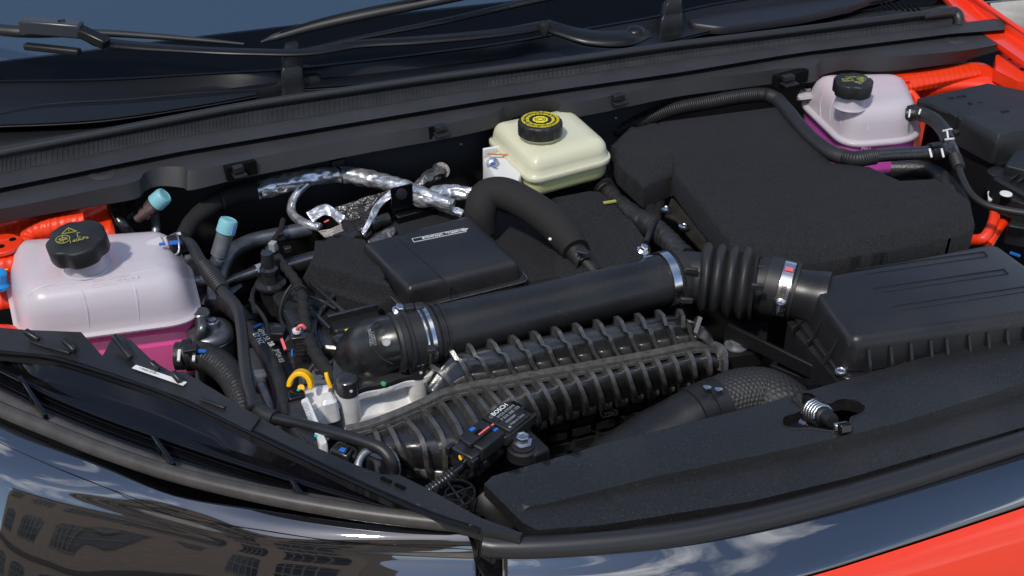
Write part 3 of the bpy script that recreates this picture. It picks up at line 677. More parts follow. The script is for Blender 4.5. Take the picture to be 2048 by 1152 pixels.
lathe('port_block', W(420, 735, -14)+Z*.074, Z, [(1.2, 0), (1.2, 1.6), (1.0, 1.8)], M['gray'], t, seg=24)
tube('outlet_tube', [W(418, 735, -14)+Z*.082, (405, 655, -5.2), (396, 680, -7), (400, 715, -9), (400, 760, -12)], .62, M['gray'], t)
# cast engine front, left of throttle
t = thing('engine_casting', 'grey cast engine block with ribs below the hoses', 'engine block', (520, 740, -14))
loft('block_face', [(480, 700, -9), (640, 670, -9), (700, 760, -9), (560, 900, -9), (490, 820, -9)], [(-.5, -8), (0, -1), (.6, 0)], 1, mat('cast_grey', (.085, .08, .085), .45, metal=.3, bump=[('n', 200, .4, .002)], var=(30, .4)), t)
tube('cast_rib', [(478, 672, -8), (520, 665, -8), (560, 668, -8), (580, 690, -8)], [1.0, 1.3, 1.3, .9], M['gray'], t)
bar('cast_web', (506, 700, -8.2), (520, 780, -8.2), 2.0, 1.2, M['gray'], t, .4)
bar('cast_web', (520, 770, -8), (556, 842, -8.4), 1.3, 1.5, M['gray'], t, .4)
loft('stamped_pad', [(510, 752, -7.4), (534, 750, -7.4), (530, 738, -7.4), (508, 740, -7.4)], [(0, -.3), (0, 0)], .1, M['alu2'], t)
loft('bright_pad', [(590, 740, -6.5), (630, 700, -6.5), (660, 745, -6.5), (620, 790, -6.5)], [(0, -2), (.2, 0)], .6, M['alu2'], t)
# black camshaft cover with connectors
cc = thing('cylinder_head_cover', 'black plastic cylinder head cover left of the felt block with raised lettering', 'head cover', (620, 600, -8))
loft('cover_plate', [(540, 585, -5), (640, 560, -5), (790, 640, -5), (720, 700, -5), (600, 690, -5)], [(0, -3), (.1, -.3), (.4, 0)], 1, M['shine'], cc)
bar('cover_rib', (600, 600, -4.4), (660, 660, -4.4), .4, 1.0, M['shine'], cc, .1)
bar('cover_rib', (620, 568, -4.4), (700, 640, -4.4), .5, 1.2, M['shine'], cc, .1)
bar('cover_rib', (655, 640, -3.6), (756, 616, -3.6), .5, 1.4, M['shine'], cc, .1)
loft('coil_pocket', [(650, 632, -3.8), (752, 612, -3.8), (770, 640, -3.8), (668, 664, -3.8)], [(0, -1), (.1, -.2), (.3, 0)], .6, M['dark'], cc)
loft('coil_pocket', [(655, 668, -3.8), (760, 645, -3.8), (745, 676, -3.8), (680, 690, -3.8)], [(0, -1), (.1, -.2), (.5, 0)], 1.4, M['shine'], cc)
bar('yellow_mark', (690, 661, -3.6), (708, 657, -3.6), .25, .2, M['print_y'], cc, 0)
text('raised_letters', 'VVT 15B6A', (618, 610, -4.8), W(660, 645, -4.8)-W(618, 605, -4.8), 1.1, M['plastic2'], cc, ext=.08)
t = thing('injector_plug', 'black multi pin plug with pink wire and white ring near the dipstick', 'connector', (600, 690, -4))
bar('plug_body', (583, 680, -3), (612, 676, -3), 2.6, 2.2, M['shine'], t, .15)
loft('plug_lower', [(590, 742, -6), (622, 735, -6), (622, 700, -6), (590, 705, -6)], [(0, -4), (0, 2.2), (.1, 2.4)], .2, M['shine'], t)
for i in range(4): bar('plug_rib', (592, 690+i*7, -2.0-i*.4), (609, 688+i*7, -2.0-i*.4), .2, .2, M['plastic2'], t, 0)
lathe('white_ring', (594, 664, -1.6), Z, [(.55, 0), (.55, .35), (.25, .36)], M['white'], t, seg=20)
tube('pink_wire', [(594, 662, -1.4), (597, 654, -.6), (604, 651, -.4), (610, 656, -.8)], .22, M['pinkm'], t, seg=10)
bar('red_lock', (563, 678, -3.2), (571, 700, -3.8), .35, .35, M['pinkm'], t, .05)
bar('blue_mark', (585, 698, -3.2), (585, 712, -4), .2, .4, M['blue'], t, 0)
bar('plug_body', (545, 668, -3.6), (572, 668, -3.4), 1.6, 1.2, M['dark'], t, .15)

for pts_, r_, lb_ in (([(228, 405, 1), (232, 430, 0), (246, 450, -1), (262, 470, -3)], .8, 'black hose dropping from the trim just right of the left tank cap'),
                      ([(252, 440, -1), (262, 425, -.5), (258, 405, 0)], .55, 'thin black loop of hose right of the left tank cap'),
                      ([(310, 430, -2), (312, 460, -3), (306, 490, -5)], .6, 'grey tube hanging below the first service port'),
                      ([(1185, 350, -3), (1150, 368, -3.4), (1100, 372, -4), (1060, 366, -5)], .8, 'shiny black line running below the brake fluid reservoir'),
                      ([(700, 560, -4), (660, 600, -4.4), (630, 650, -4.6), (640, 700, -5)], .35, 'thin black cable across the cylinder head cover')):
    tag(tube('small_hose', pts_, r_, M['shine'] if r_ != .6 else M['alu2'], seg=14), lb_, 'hose')
# ================================================================ foil wrapped harness under the cowl
fh = thing('foil_harness', 'foil wrapped wiring harness snaking under the cowl left of centre', 'wiring harness', (650, 360, -2))
wr = lambda am: (lambda s, a: am*.6*(mnoise.noise(Vector((s*.7+11, math.cos(a)*1.8, math.sin(a)*1.8)))*2+.5*mnoise.noise(Vector((s*1.4+math.cos(a)*2, math.cos(a)*4, math.sin(a)*4)))), .12)
tube('taped_section', [(365, 475, -2), (385, 442, -1.5), (420, 412, -1), (460, 392, -1), (520, 380, -1)], [1.1, 1.2, 1.35, 1.4, 1.45], M['foam'], fh, disp=wr(.05))
tube('foil_section', [(510, 382, -1), (560, 368, -1), (620, 354, -1), (680, 350, -1), (740, 358, -1), (800, 374, -1), (850, 392, -1), (905, 410, -1)], [1.5, 1.45, 1.35, 1.3, 1.3, 1.25, 1.1, .8], M['foil'], fh, seg=40, disp=wr(.2), sharp=180)
tube('foil_branch', [(618, 362, -1.5), (600, 380, -2), (586, 402, -3), (584, 425, -4), (604, 444, -4), (640, 455, -4)], [.7, .6, .6, .65, .65, .7], M['foil'], fh, seg=28, disp=wr(.1), sharp=180)
tube('foil_branch', [(815, 390, -1.6), (850, 398, -1.5), (895, 384, -1.3), (945, 388, -1.5)], [.8, 1.15, 1.2, 1.0], M['foil'], fh, seg=36, disp=wr(.3), sharp=180)
tube('foil_branch', [(835, 375, -1), (858, 355, -.5), (885, 340, -.5)], [.7, 1.0, 1.1], M['foild'], fh, seg=36, disp=wr(.3), sharp=180)
tube('foil_branch', [(860, 398, -1.8), (890, 415, -2.2), (925, 428, -3)], [.6, .6, .5], M['foil'], fh, seg=30, disp=wr(.22), sharp=180)
lathe('cloth_end', (884, 340, -.2), REAR*.6+LAT*.5, [(1.25, -.1), (1.25, .1)], M['mesh'], fh, seg=20)
def crumple(name, rows, m, par, am=.35, n=9):
    S_ = Surf(rows)
    return S_.mesh(name, m, par, na=n, nb=n, solid=.0006, sharp=180, disp=lambda a, b: am*mnoise.noise(Vector((a*2.1, b*2.1, 1)))+am*.5*mnoise.noise(Vector((a*6, b*6, 4))))
crumple('foil_flap', [[(612, 425, -2), (650, 408, -1.5), (690, 432, -2)], [(625, 445, -3), (655, 430, -2.5), (680, 450, -3)]], M['foil'], fh)
crumple('cloth_flap', [[(636, 462, -3), (665, 456, -2.8), (696, 440, -3)], [(650, 476, -4), (672, 470, -3.6), (692, 462, -4)]], M['mesh'], fh, .2)
crumple('foil_sheet', [[(668, 415, -3), (720, 398, -2), (785, 378, -1)], [(680, 440, -4), (725, 425, -3.4), (770, 400, -2)], [(700, 470, -5), (722, 462, -4.5), (745, 440, -4)]], M['foils'], fh, .4, 12)
crumple('foil_edge', [[(780, 380, -.8), (750, 408, -1.8), (735, 440, -3), (722, 465, -4)], [(786, 392, -1.2), (762, 415, -2.4), (745, 446, -3.4), (728, 474, -4.6)]], M['foil'], fh, .25)
crumple('foil_scrap', [[(735, 482, -3.5), (765, 462, -3.3), (790, 452, -3.3)], [(742, 495, -4), (770, 482, -4), (790, 470, -4)]], M['foild'], fh, .25)
for u, v in ((676, 340), (440, 392)):
    tube('cable_tie', [W(u, v+10, -1)+(Z*math.cos(a*.6283)+(REAR*.95-LAT*.3)*math.sin(a*.6283))*.0145 for a in range(11)], .2, M['dark'], fh, seg=8)
bar('tie_mount', (662, 330, .5), (688, 324, .5), 1.2, 1.6, M['dark'], fh, .2)
for u, v in ((652, 442), (766, 408), (748, 423)): bar('red_wire', (u-4, v+3, -3.4), (u+6, v-2, -3), .25, .25, M['pinkm'], fh, .1)
bar('yellow_wire', (746, 425, -3.2), (756, 412, -3), .18, .18, M['yellow'], fh, 0)
t = thing('sensor_bracket', 'glossy black bracket with square head in front of the foil harness', 'bracket', (800, 410, -3))
bar('upright_plate', (782, 398, -.5), (826, 388, -.5), .25, 3.6, M['gloss'], t, .2)
lathe('plug_hole', (803, 388, .3), -REAR+Z*.2, [(.9, -.1), (.85, .15), (.6, .2)], M['dark'], t, seg=8)
bar('step_plate', (785, 418, -3), (835, 405, -3), 1.8, .7, M['gloss'], t, .15)
bar('step_plate', (790, 436, -4), (870, 415, -4), 2.5, 1.5, M['gloss'], t, .2)
t = thing('oval_plug', 'black plug under the torn foil behind the label cover', 'connector', (760, 440, -4))
lathe('plug_barrel', (740, 448, -4), LAT+REAR*.2, [(1.0, 0), (1.1, .2), (1.1, 1.0), (.95, 1.2), (.95, 3.0)], M['shine'], t, seg=24)
t = thing('oval_plug', 'black plug beside the grey cloth flap left of the label cover', 'connector', (690, 480, -4))
lathe('plug_barrel', (672, 490, -3.6), LAT+REAR*.4, [(1.2, 0), (1.5, .2), (1.5, 1.8), (1.1, 2.0), (1.1, 3.4)], M['shine'], t, seg=24)
tube('plug_loom', [(715, 480, -3.5), (705, 462, -3.2), (692, 450, -3.4)], .8, M['foam'], t)
# ================================================================ brake fluid reservoir
br = thing('brake_reservoir', 'milky brake fluid reservoir with black and yellow printed cap at the cowl', 'reservoir', (1105, 300, -4))
BO = [(975, 272, 1.5), (1063, 358, 1.5), (1228, 315, 1.5), (1142, 238, 1.5)]
loft('upper_shell', BO, [(-.05, -.4), (-.1, -.1), (.15, .1), (.25, .9), (.45, 1.7), (.9, 2.3), (1.6, 2.7), (3.0, 2.85)], [2.2, 2.2, 3.0, 2.2], M['brk'], br, k=9, sharp=60)
loft('seam_flange', BO, [(-.3, -.9), (-.38, -.75), (-.38, -.25), (-.3, -.1)], [2.2, 2.2, 3.0, 2.2], M['brk'], br, k=9, sharp=60)
loft('lower_shell', BO, [(1.2, -3.6), (.6, -3.4), (.25, -2.8), (.1, -.7)], [2.2, 2.2, 3.0, 2.2], M['brkl'], br, k=9, sharp=60)
BN = W(1080, 276, 4.2)
lathe('neck', BN, Z, [(3.0, -.3), (2.6, 0), (2.5, .3), (3.1, .6), (3.2, 1.3)], M['brk'], br, sharp=60)
BC = BN+Z*.008
lathe('cap', BC, Z, [(3.2, 0), (3.35, .1), (3.35, 1.7), (3.25, 2.0), (3.0, 2.15), (2.85, 2.2), (.5, 2.2)], M['plastic'], br, seg=120, lobes=(11, .10, 3.2), sharp=50)
TOP = BC+Z*.0223; XL = LAT
def ring_text(s, r, size, name, inward=False):
    vv, ff = [], []
    n = len(s)
    for i, ch in enumerate(s):
        if ch == ' ': continue
        a = -math.pi/2-2*math.pi*i/n if inward else math.pi/2-2*math.pi*i/n
        rd = XL*math.cos(a)+REAR*math.sin(a); tg = XL*math.sin(a)-REAR*math.cos(a)
        t_ = text('tmpc', ch, TOP+rd*r/100, tg, size, M['print_y'], None, nrm=Z, align='CENTER', sx=1.1, bold=.012)
        o_ = len(vv); vv += [t_.location+v.co for v in t_.data.vertices]; ff += [tuple(o_+k for k in p.vertices) for p in t_.data.polygons]
        bpy.data.objects.remove(t_)
    mk(name, vv, ff, M['print_y'], br, smooth=False)
ring_text('WARNING: CLEAR FILLER CAP BEFORE REMOVING. USE ONLY DOT 4 BRAKE FLUID FROM A SEALED CONTAINER. ', 2.42, .58, 'ring_lettering')
ring_text('NETTOYER LE BOUCHON AVANT OUVERTURE UTILISER DOT4 ', 1.72, .66, 'ring_lettering')
lathe('printed_octagon', TOP, Z, [(1.2, 0), (1.2, .03)], M['print_y'], br, seg=8)
strokes('brake_symbol', [circ(0, 0, .5), circ(0, 0, .78, 12, 120, 200), circ(0, 0, .78, 12, -60, 20)], TOP+Z*.0004, LAT, REAR, .1, M['dark'], br)
loft('bracket', [(964, 318, 1), (990, 356, 1), (1036, 372, 1), (1050, 330, 1), (1000, 300, 1)], [(0, -3.2), (.1, -.2), (.25, 0)], .5, M['white'], br)
bar('bracket_wall', (966, 316, 0), (1022, 306, 0), .5, 3.2, M['white'], br, .15)
bar('wax_streak', (975, 308, 1.8), (1020, 310, 1.5), .3, .15, M['orange'], br, 0)
bb = lathe('bolt', (985, 327, 1.3), (-REAR*.8+Z*.5), [(.95, 0), (.95, .2), (.6, .25), (.6, .7), (.4, .8)], M['zinc'], br, seg=18)
bar('blue_mark', (982, 326, 2.2), (990, 328, 2.2), .35, .2, M['blue'], br, 0)
for (u, v) in ((906, 280), (1214, 228)):
    t = thing('stud_bolt', 'threaded stud with blue paint under the trim, left of the brake reservoir' if u < 1000 else 'threaded stud with blue paint under the trim, right of the brake reservoir', 'stud bolt', (u, v, 0), 'studs below the cowl trim')
    d = (-REAR*.8+LAT*.35-Z*.1).normalized()
    lathe('nut', (u, v-2, 0), d, [(1.0, 0), (1.0, .15), (.65, .2), (.65, .8)], M['zinc'], t, seg=12)
    lathe('thread', (u, v-2, 0), d, [(.32, .6)]+[(.32 if i % 2 else .26, .8+i*.14) for i in range(10)]+[(.15, 2.3)], M['alu2'], t, seg=16)
    bar('blue_mark', (u-4, v-10, .8), (u+6, v-12, .8), .5, .4, M['blue'], t, .1)

# ================================================================ right coolant tank
rt = thing('coolant_tank', 'smaller coolant tank with magenta fluid and lobed cap, right side beside the fuse box', 'coolant tank', (1720, 300, -6))
RO = [(1690, 291, -1), (1846, 278, -1), (1812, 194, -1), (1594, 198, -1)]
RU_ = loft('upper_shell', RO, [(-.3, -.4), (-.42, -.1), (-.3, .2), (.4, .35), (.65, 1.5), (.9, 3.0), (1.3, 4.1), (2.0, 5.0), (2.9, 5.5), (4, 5.6)], [3.8, 5.0, 5.0, 4], M['tank'], rt, k=9, sharp=60)
loft('lower_shell', RO, [(1.2, -6.6), (.7, -6.2), (.35, -5), (.25, -.4)], [3.2, 4.2, 4, 3.5], M['tankc'], rt, k=9, sharp=60)
loft('coolant', RO, [(1.4, -6.4), (.9, -6.1), (.6, -5), (.45, -.7), (.7, -.6)], [3.2, 4.2, 4, 3.5], M['liq2'], rt, k=9, sharp=60)
for pl_ in ([(1655, 184), (1643, 196), (1640, 215), (1642, 236)], [(1672, 192), (1664, 204), (1660, 225), (1660, 248)], [(1700, 206), (1690, 214), (1682, 232), (1680, 258)]): bead(rt, RU_, pl_, [.05, .16, .16, .08], M['tank'])
RN = W(1700, 208, 4.3)
lathe('neck', RN, Z, [(2.6, -.3), (2.35, .1), (2.3, 2.3)], M['tank'], rt, sharp=60)
lathe('cap', RN+Z*.019, Z, [(2.6, 0), (3.05, .05), (3.1, .3), (3.1, 1.9), (3.0, 2.1), (2.85, 2.2), (.5, 2.25)], M['plastic'], rt, seg=120, lobes=(4.5*1, .38, 2.7) if False else (4.5, .32, 2.7), sharp=50)
capprint(RN+Z*(.019+.0227), Z, (LAT*.95-REAR*.25).normalized(), rt, M['print_o'], .82, flip=True)
text('max_mark', 'MAX', onto(RU_, 1733, 261, .03), LAT, 1.35, M['print_w'], rt, nrm=(-REAR*.97+Z*.25).normalized(), ext=.03)
text('max_mark', 'MIN', (1722, 302, -2), LAT, 1.0, mat('faint_pink_letter', (.7, .3, .6), .4), rt, nrm=(-REAR*.97+Z*.25).normalized(), ext=.03)
loft('mount_ear', [(1592, 196, 1.2), (1640, 190, 1.2), (1640, 172, 1.2), (1600, 178, 1.2)], [(0, -.5), (.1, 0)], 1, M['tank'], rt)
lathe('bolt', (1615, 180, 1.4), Z, [(.6, 0), (.6, .5), (.3, .6)], M['zinc'], rt, seg=6)

# right inner wing and outer wing edge
rw = thing('inner_wing', 'red inner wing with thick sealant behind the right coolant tank', 'inner wing', (1880, 180, 0))
Surf([[(1640, 150, 2.5), (1760, 150, 2.5), (1850, 135, 2.5), (1960, 125, 2.5), (2000, 150, 2)], [(1640, 185, 1), (1760, 185, 1), (1850, 176, 1), (1960, 172, 1), (2010, 185, 1)], [(1640, 235, -4), (1760, 230, -4), (1850, 225, -4), (1960, 210, -4), (2030, 215, -4)], [(1700, 320, -12), (1800, 320, -12), (1900, 300, -12), (2000, 300, -12), (2100, 290, -12)]]).mesh('wing_panel', M['red'], rw, na=8, nb=8)
Surf([[(1740, 155, 2.9), (1800, 152, 3.0), (1880, 140, 3.0), (1955, 124, 3.0)], [(1750, 175, 2.3), (1810, 172, 2.4), (1885, 160, 2.4), (1963, 146, 2.4)], [(1760, 192, 1.0), (1815, 186, 1.2), (1890, 172, 1.2), (1960, 158, 1.2)]]).mesh('sealant_bead', M['redb'], rw, na=12, nb=30, solid=.003, disp=lambda a, b: .035*math.sin(b*60+a*2+2*math.sin(b*9))*min(1, a))
tube('sealant_bead', [(1800, 180, 1.6), (1822, 186, 1.4), (1836, 205, .5), (1842, 240, -1)], [.4, .6, .6, .5], M['redb'], rw)
bar('wing_rail', (1700, 168, 3), (1818, 160, 3), 1.2, .5, M['red'], rw, .15)
loft('mount_pad', [(1745, 182, 2.6), (1820, 176, 2.6), (1822, 165, 2.6), (1760, 168, 2.6)], [(0, -.4), (.1, 0)], .6, M['red'], rw)
rf = thing('outer_wing_edge', 'bright red folded wing flange with spot welds at the top right corner', 'wing edge', (1990, 90, 4))
Surf([[(1840, -60, 5), (1918, 42, 5), (1996, 100, 5), (2110, 178, 5)], [(1850, -60, 6), (1925, 34, 6), (2004, 92, 6), (2114, 168, 6)], [(1880, -60, 6), (1958, 22, 6), (2042, 82, 6), (2140, 142, 6)], [(1886, -60, 7.4), (1966, 8, 7.4), (2050, 66, 7.4), (2150, 126, 7.4)]], lin=True).mesh('flange', M['red'], rf, na=2, nb=6)
Surf([[(1880, -80, 7.4), (1975, -20, 7.4), (2070, 50, 7.4), (2200, 140, 7.4)], [(1888, -80, 9.4), (1983, -20, 9.4), (2080, 50, 9.4), (2210, 140, 9.4)], [(1960, -80, 8.5), (2060, -20, 8.5), (2150, 45, 8.5), (2260, 120, 8.5)], [(2000, -80, 2), (2090, -20, 2), (2180, 45, 2), (2290, 120, 2)]], lin=True).mesh('outer_skin', M['red'], rf, na=4, nb=6) if False else None
tube('wing_fold', [(1880, -60, 7.5), (1966, 7, 7.5), (2050, 65, 7.5), (2150, 126, 7.5)], .45, M['red'], rf)
for u, v in ((1922, 38), (1950, 60), (1993, 75), (2035, 92)): lathe('spot_weld', (u+10, v-6, 6.05), Z, [(.35, 0), (.3, .06), (.1, .08)], M['red'], rf, seg=12)
loft('wing_bracket', [(1990, 110, 4), (2060, 95, 4), (2090, 160, 4), (2040, 165, 4), (1990, 140, 4)], [(0, -2), (.1, 0)], .5, M['red'], rf)
for u, v in ((2022, 118), (2044, 138)): lathe('hole', (u, v, 4.05), Z, [(.4, -.1), (.38, .03)], M['void'], rf, seg=12)
tag(loft('wing_gap_liner', [(1985, 150, -1), (2080, 190, -1), (2100, 320, -1), (2000, 250, -1)], [(0, -8), (0, 0)], .5, M['void']), 'dark gap liner below the red wing bracket at the right edge', 'liner')

# ================================================================ battery under felt cover
bt = thing('battery_cover', 'large black felt cover with faint ribs over the battery, right of centre', 'felt cover', (1550, 380, -4))
BF = [(1262, 254), (1330, 243), (1553, 214), (1600, 262), (1662, 326), (1738, 334), (1800, 362), (1872, 358), (1938, 398), (1950, 452), (1935, 470), (1778, 505), (1600, 532), (1500, 520), (1452, 478), (1350, 352), (1288, 378), (1236, 330), (1222, 292)]
def bz(u, v):
    z = 3.2
    f = (v-lint([(1440, 492), (1600, 500), (1780, 474), (1945, 436)], u))
    if u > 1430 and f > -8: z -= (f+8)/24
    l = (v-lint([(1262, 254), (1350, 352), (1452, 478)], u)) if u < 1480 else -99
    d = 1e9
    for a, b in zip(BF, BF[1:]+BF[:1]):
        ab = Vector((b[0]-a[0], b[1]-a[1])); ap = Vector((u-a[0], v-a[1])); t = max(0, min(1, ap.dot(ab)/ab.dot(ab))); d = min(d, (ap-ab*t).length)
    if d < 20 and not (u > 1430 and f > -8): z -= .7*(1-d/20)**2
    if u < 1350: z -= 1.6*max(0, min(1, (v-lint([(1220, 262), (1350, 300)], u))/45))
    # faint ribs pressed across the cover
    ph = (v+.19*(u-1400))/22.0; fr = ph-math.floor(ph)
    if 1330 < u < 1840 and 215 < v < 480 and d > 24 and f < -14: z += .2*math.exp(-((fr-.5)/.2)**2)
    return z+.06*mnoise.noise(Vector((u*.02, v*.03, 0)))
terrain('felt_shell', BF, bz, M['felt'], bt, st=7, skirt=3.2, sharp=70)
sh = thing('metal_shield', 'bronze toned metal plate with round screws beneath the battery felt', 'metal plate', (1400, 440, -2))
terrain('plate', [(1342, 398), (1370, 380), (1470, 470), (1480, 500), (1440, 520), (1398, 495), (1372, 466), (1352, 440), (1330, 430)], lambda u, v: -2.2+.9*max(0, min(1, ((u-1340)-(v-400)*.85)/30)), M['shield'], sh, st=8, skirt=.3)
for u, v in ((1331, 420), (1367, 455), (1434, 481)): lathe('screw', (u, v, -1.6), Z, [(.75, 0), (.7, .3), (.4, .45), (.3, .35)], M['steel'], sh, seg=20)
hh = thing('taped_harness', 'thick black taped harness between the two felt covers', 'wiring harness', (1300, 430, -3))
tube('taped_bundle', [(1200, 345, -3.5), (1222, 390, -3.2), (1262, 428, -3), (1300, 452, -2.8), (1335, 480, -2.4), (1372, 515, -2.2)], [1.1, 1.3, 1.5, 1.7, 1.5, 1.4], M['rubber'], hh, seg=28, disp=(lambda s, a: .1*mnoise.noise(Vector((s*1.6, math.cos(a)*2, math.sin(a)*2)))*2, .15))
tube('taped_bundle', [(1292, 385, -3.6), (1300, 420, -3), (1304, 460, -2.6)], [1.0, .9, .8], M['rubber'], hh)
tube('taped_bundle', [(1330, 372, -3.6), (1318, 410, -3), (1308, 455, -2.6)], .75, M['rubber'], hh)
tube('tape_wrap', [(1316, 440, -1.4), (1304, 455, -1), (1292, 485, -1.6)], .4, M['plastic2'], hh)
lathe('clamp_band', (1206, 378, -3.2), W(1240, 410, -3)-W(1206, 375, -3), [(1.55, 0), (1.6, .1), (1.6, 1.0), (1.5, 1.1)], M['dark'], hh)
bar('olive_tag', (1207, 406, -1.8), (1232, 402, -1.8), .5, .3, M['print_o'], hh, .05)

# ================================================================ hoses at the right
cv = thing('conduit_hose', 'corrugated black hose running along the battery felt to the right tank', 'hose', (1560, 240, 2))
tube('corrugated_run', [(1230, 262, -3), (1290, 240, -1), (1350, 218, 1), (1420, 205, 2), (1480, 194, 2.4), (1530, 190, 2.6), (1560, 203, 2.6)], 1.15, M['rubber'], cv, corr=(.34, .12))
tube('smooth_run', [(1555, 200, 2.6), (1576, 224, 2.8), (1600, 254, 3), (1630, 284, 3), (1662, 306, 3), (1688, 316, 3)], 1.15, M['rubber'], cv)
tube('corrugated_run', [(1678, 311, 3), (1710, 318, 3), (1750, 313, 3)], 1.15, M['rubber'], cv, corr=(.34, .12))
tube('shiny_run', [(1748, 312, 3), (1800, 308, 3), (1850, 305, 3), (1890, 300, 3)], 1.0, M['shine'], cv)
lathe('clamp_band', (1860, 304, 3), LAT, [(1.2, 0), (1.3, .1), (1.3, 1.7), (1.2, 1.8)], M['dark'], cv)
bar('clamp_ear', (1862, 291, 4.3), (1880, 289, 4.3), 1.0, .5, M['dark'], cv, .1)
for u in (1862, 1886): bar('white_dash', (u-3, 298, 4.2), (u+1, 314, 3.9), .28, .2, M['print_w'], cv, 0)
lathe('tie_band', (1446, 199, 2.2), LAT, [(1.25, 0), (1.25, .5)], M['dark'], cv)
th = thing('tee_hose', 'black hose arching from the right tank down to a tee piece', 'hose', (1880, 260, 2))
tube('hose_body', [(1812, 228, 2.6), (1840, 228, 3), (1868, 240, 3), (1888, 262, 3), (1898, 285, 3)], 1.1, M['hose'], th)
lathe('end_band', (1814, 228, 2.7), LAT+REAR*.1, [(1.2, 0), (1.28, .1), (1.28, 1.6), (1.2, 1.7)], M['dark'], th)
for p in (((1820, 220, 3.9), (1818, 234, 3.7)), ((1841, 219, 4.2), (1838, 228, 4.0)), ((1886, 262, 4.1), (1904, 258, 4.0)), ((1890, 279, 4.1), (1908, 277, 4.0)), ((1894, 262, 4.2), (1896, 276, 4.1))): bar('white_dash', p[0], p[1], .25, .2, M['print_w'], th, 0)
bar('clamp_ear', (1906, 268, 3.6), (1914, 264, 3.6), 1.0, .8, M['dark'], th, .1)
tube('tee_piece', [(1898, 284, 3), (1906, 302, 3), (1912, 318, 2.8)], [.85, .9, .75], M['shine'], th)
tube('ribbed_joint', [(1910, 314, 2.8), (1918, 335, 2.6)], [.85, .8], M['rubber'], th, corr=(.5, .25))
tube('thin_pipe', [(1916, 332, 2.6), (1926, 360, 2), (1942, 388, 1.5), (1968, 408, 1.2), (2010, 420, 1.2), (2090, 432, 1.2)], .5, M['rubber'], th)
tag(tube('coolant_hose', [(1782, 338, -3), (1830, 338, -2.5), (1870, 348, -2.5), (1900, 372, -2.5), (1920, 402, -3), (1925, 430, -4)], [1.5, 1.45, 1.35, 1.3, 1.3, 1.3], M['hose']), 'woven black hose curving behind the battery felt corner', 'hose')
rc = thing('red_cable', 'pair of bright red battery cables below the black connector', 'cable', (1985, 450, -6))
tube('cable', [(1990, 372, -3), (1991, 410, -3.5), (1986, 445, -4), (1968, 475, -5), (1940, 480, -6)], .8, M['red'], rc)
tube('cable', [(2030, 400, -4), (2015, 435, -4.5), (1994, 460, -5), (1975, 490, -6)], .75, M['red'], rc)
bar('white_sleeve', (1985, 385, -2.2), (1987, 402, -2.6), 1.5, .5, M['white'], rc, .1)

# ================================================================ fuse box
fb_ = thing('fuse_box', 'black fuse box with stepped lid at the right edge behind the tee hose', 'fuse box', (1960, 260, 0))
loft('lid', [(1832, 196, 4), (1925, 238, 4), (2150, 200, 4), (1975, 165, 4)], fil(3.2, .4), .6, M['plastic'], fb_)
loft('lid_step', [(1922, 232, 4.3), (1998, 272, 4.3), (2160, 240, 4.3), (2100, 200, 4.3)], [(-.6, -4.4), (-.2, -1.6), (0, -.3), (.3, 0)], .5, M['plastic'], fb_)
loft('lid_rim', [(1912, 252, 1.6), (2000, 305, 1.6), (2190, 270, 1.6), (2130, 200, 1.6)], [(0, -2), (0, -.3), (.2, 0)], .6, M['plastic'], fb_)
loft('housing', [(1850, 240, 0), (2000, 330, 0), (2200, 290, 0), (2150, 200, 0), (1950, 190, 0)], [(0, -8), (0, 0)], .6, M['dark'], fb_)
bar('latch', (1865, 222, 3), (1882, 230, 3), .5, 1.6, M['plastic'], fb_, .1)
bar('latch', (1896, 236, 3), (1912, 246, 3), .5, 2.2, M['plastic'], fb_, .1)
text('raised_mark', '12V  FUSE', (1898, 198, 4.05), LAT, .8, M['plastic2'], fb_, ext=.04)
strokes('raised_mark', [circ(0, 0, .35), [(1.6, -.3), (2.2, .3)], [(1.6, .3), (2.2, -.3)]], (1940, 207, 4.05), LAT, REAR, .1, M['plastic2'], fb_)
text('raised_mark', 'HV', (2006, 225, 4.35), LAT, 1.2, M['plastic2'], fb_, ext=.04)
ec = thing('control_module_plug', 'large ribbed black plug housing at the right edge below the fuse box', 'connector', (2020, 350, 0))
loft('plug_shell', [(1982, 352, 1), (2070, 400, 1), (2150, 340, 1), (2050, 305, 1)], [(0, -4), (.1, -.4), (.5, 0)], 1.0, M['dark'], ec)
loft('plug_top', [(2010, 330, 2.6), (2090, 350, 2.6), (2130, 320, 2.6), (2030, 298, 2.6)], fil(2.4, .3), .5, M['plastic'], ec)
for i in range(4): bar('plug_rib', (2022+i*14, 360+i*5, 1.6), (2044+i*14, 345+i*5, 1.6), .25, .5, M['plastic'], ec, .05)
lathe('round_cap', (1996, 352, 0), Z, [(1.7, -2), (1.7, .6), (1.3, .9)], M['dark'], ec, seg=24)
loft('plug_foot', [(2000, 388, 0), (2080, 420, 0), (2130, 400, 0), (2050, 360, 0)], fil(3, .3), .5, M['plastic'], ec)
lathe('pale_disc', (2012, 388, .8), Z, [(.9, 0), (.85, .12), (.6, .14)], M['white'], ec, seg=24)
loft('plug_foot', [(2015, 450, -3), (2120, 470, -3), (2130, 420, -3), (2030, 420, -3)], fil(3, .3), .5, M['plastic'], ec)
bar('blue_mark', (2020, 505, -5), (2040, 512, -5), .3, .3, M['blue'], ec, 0)

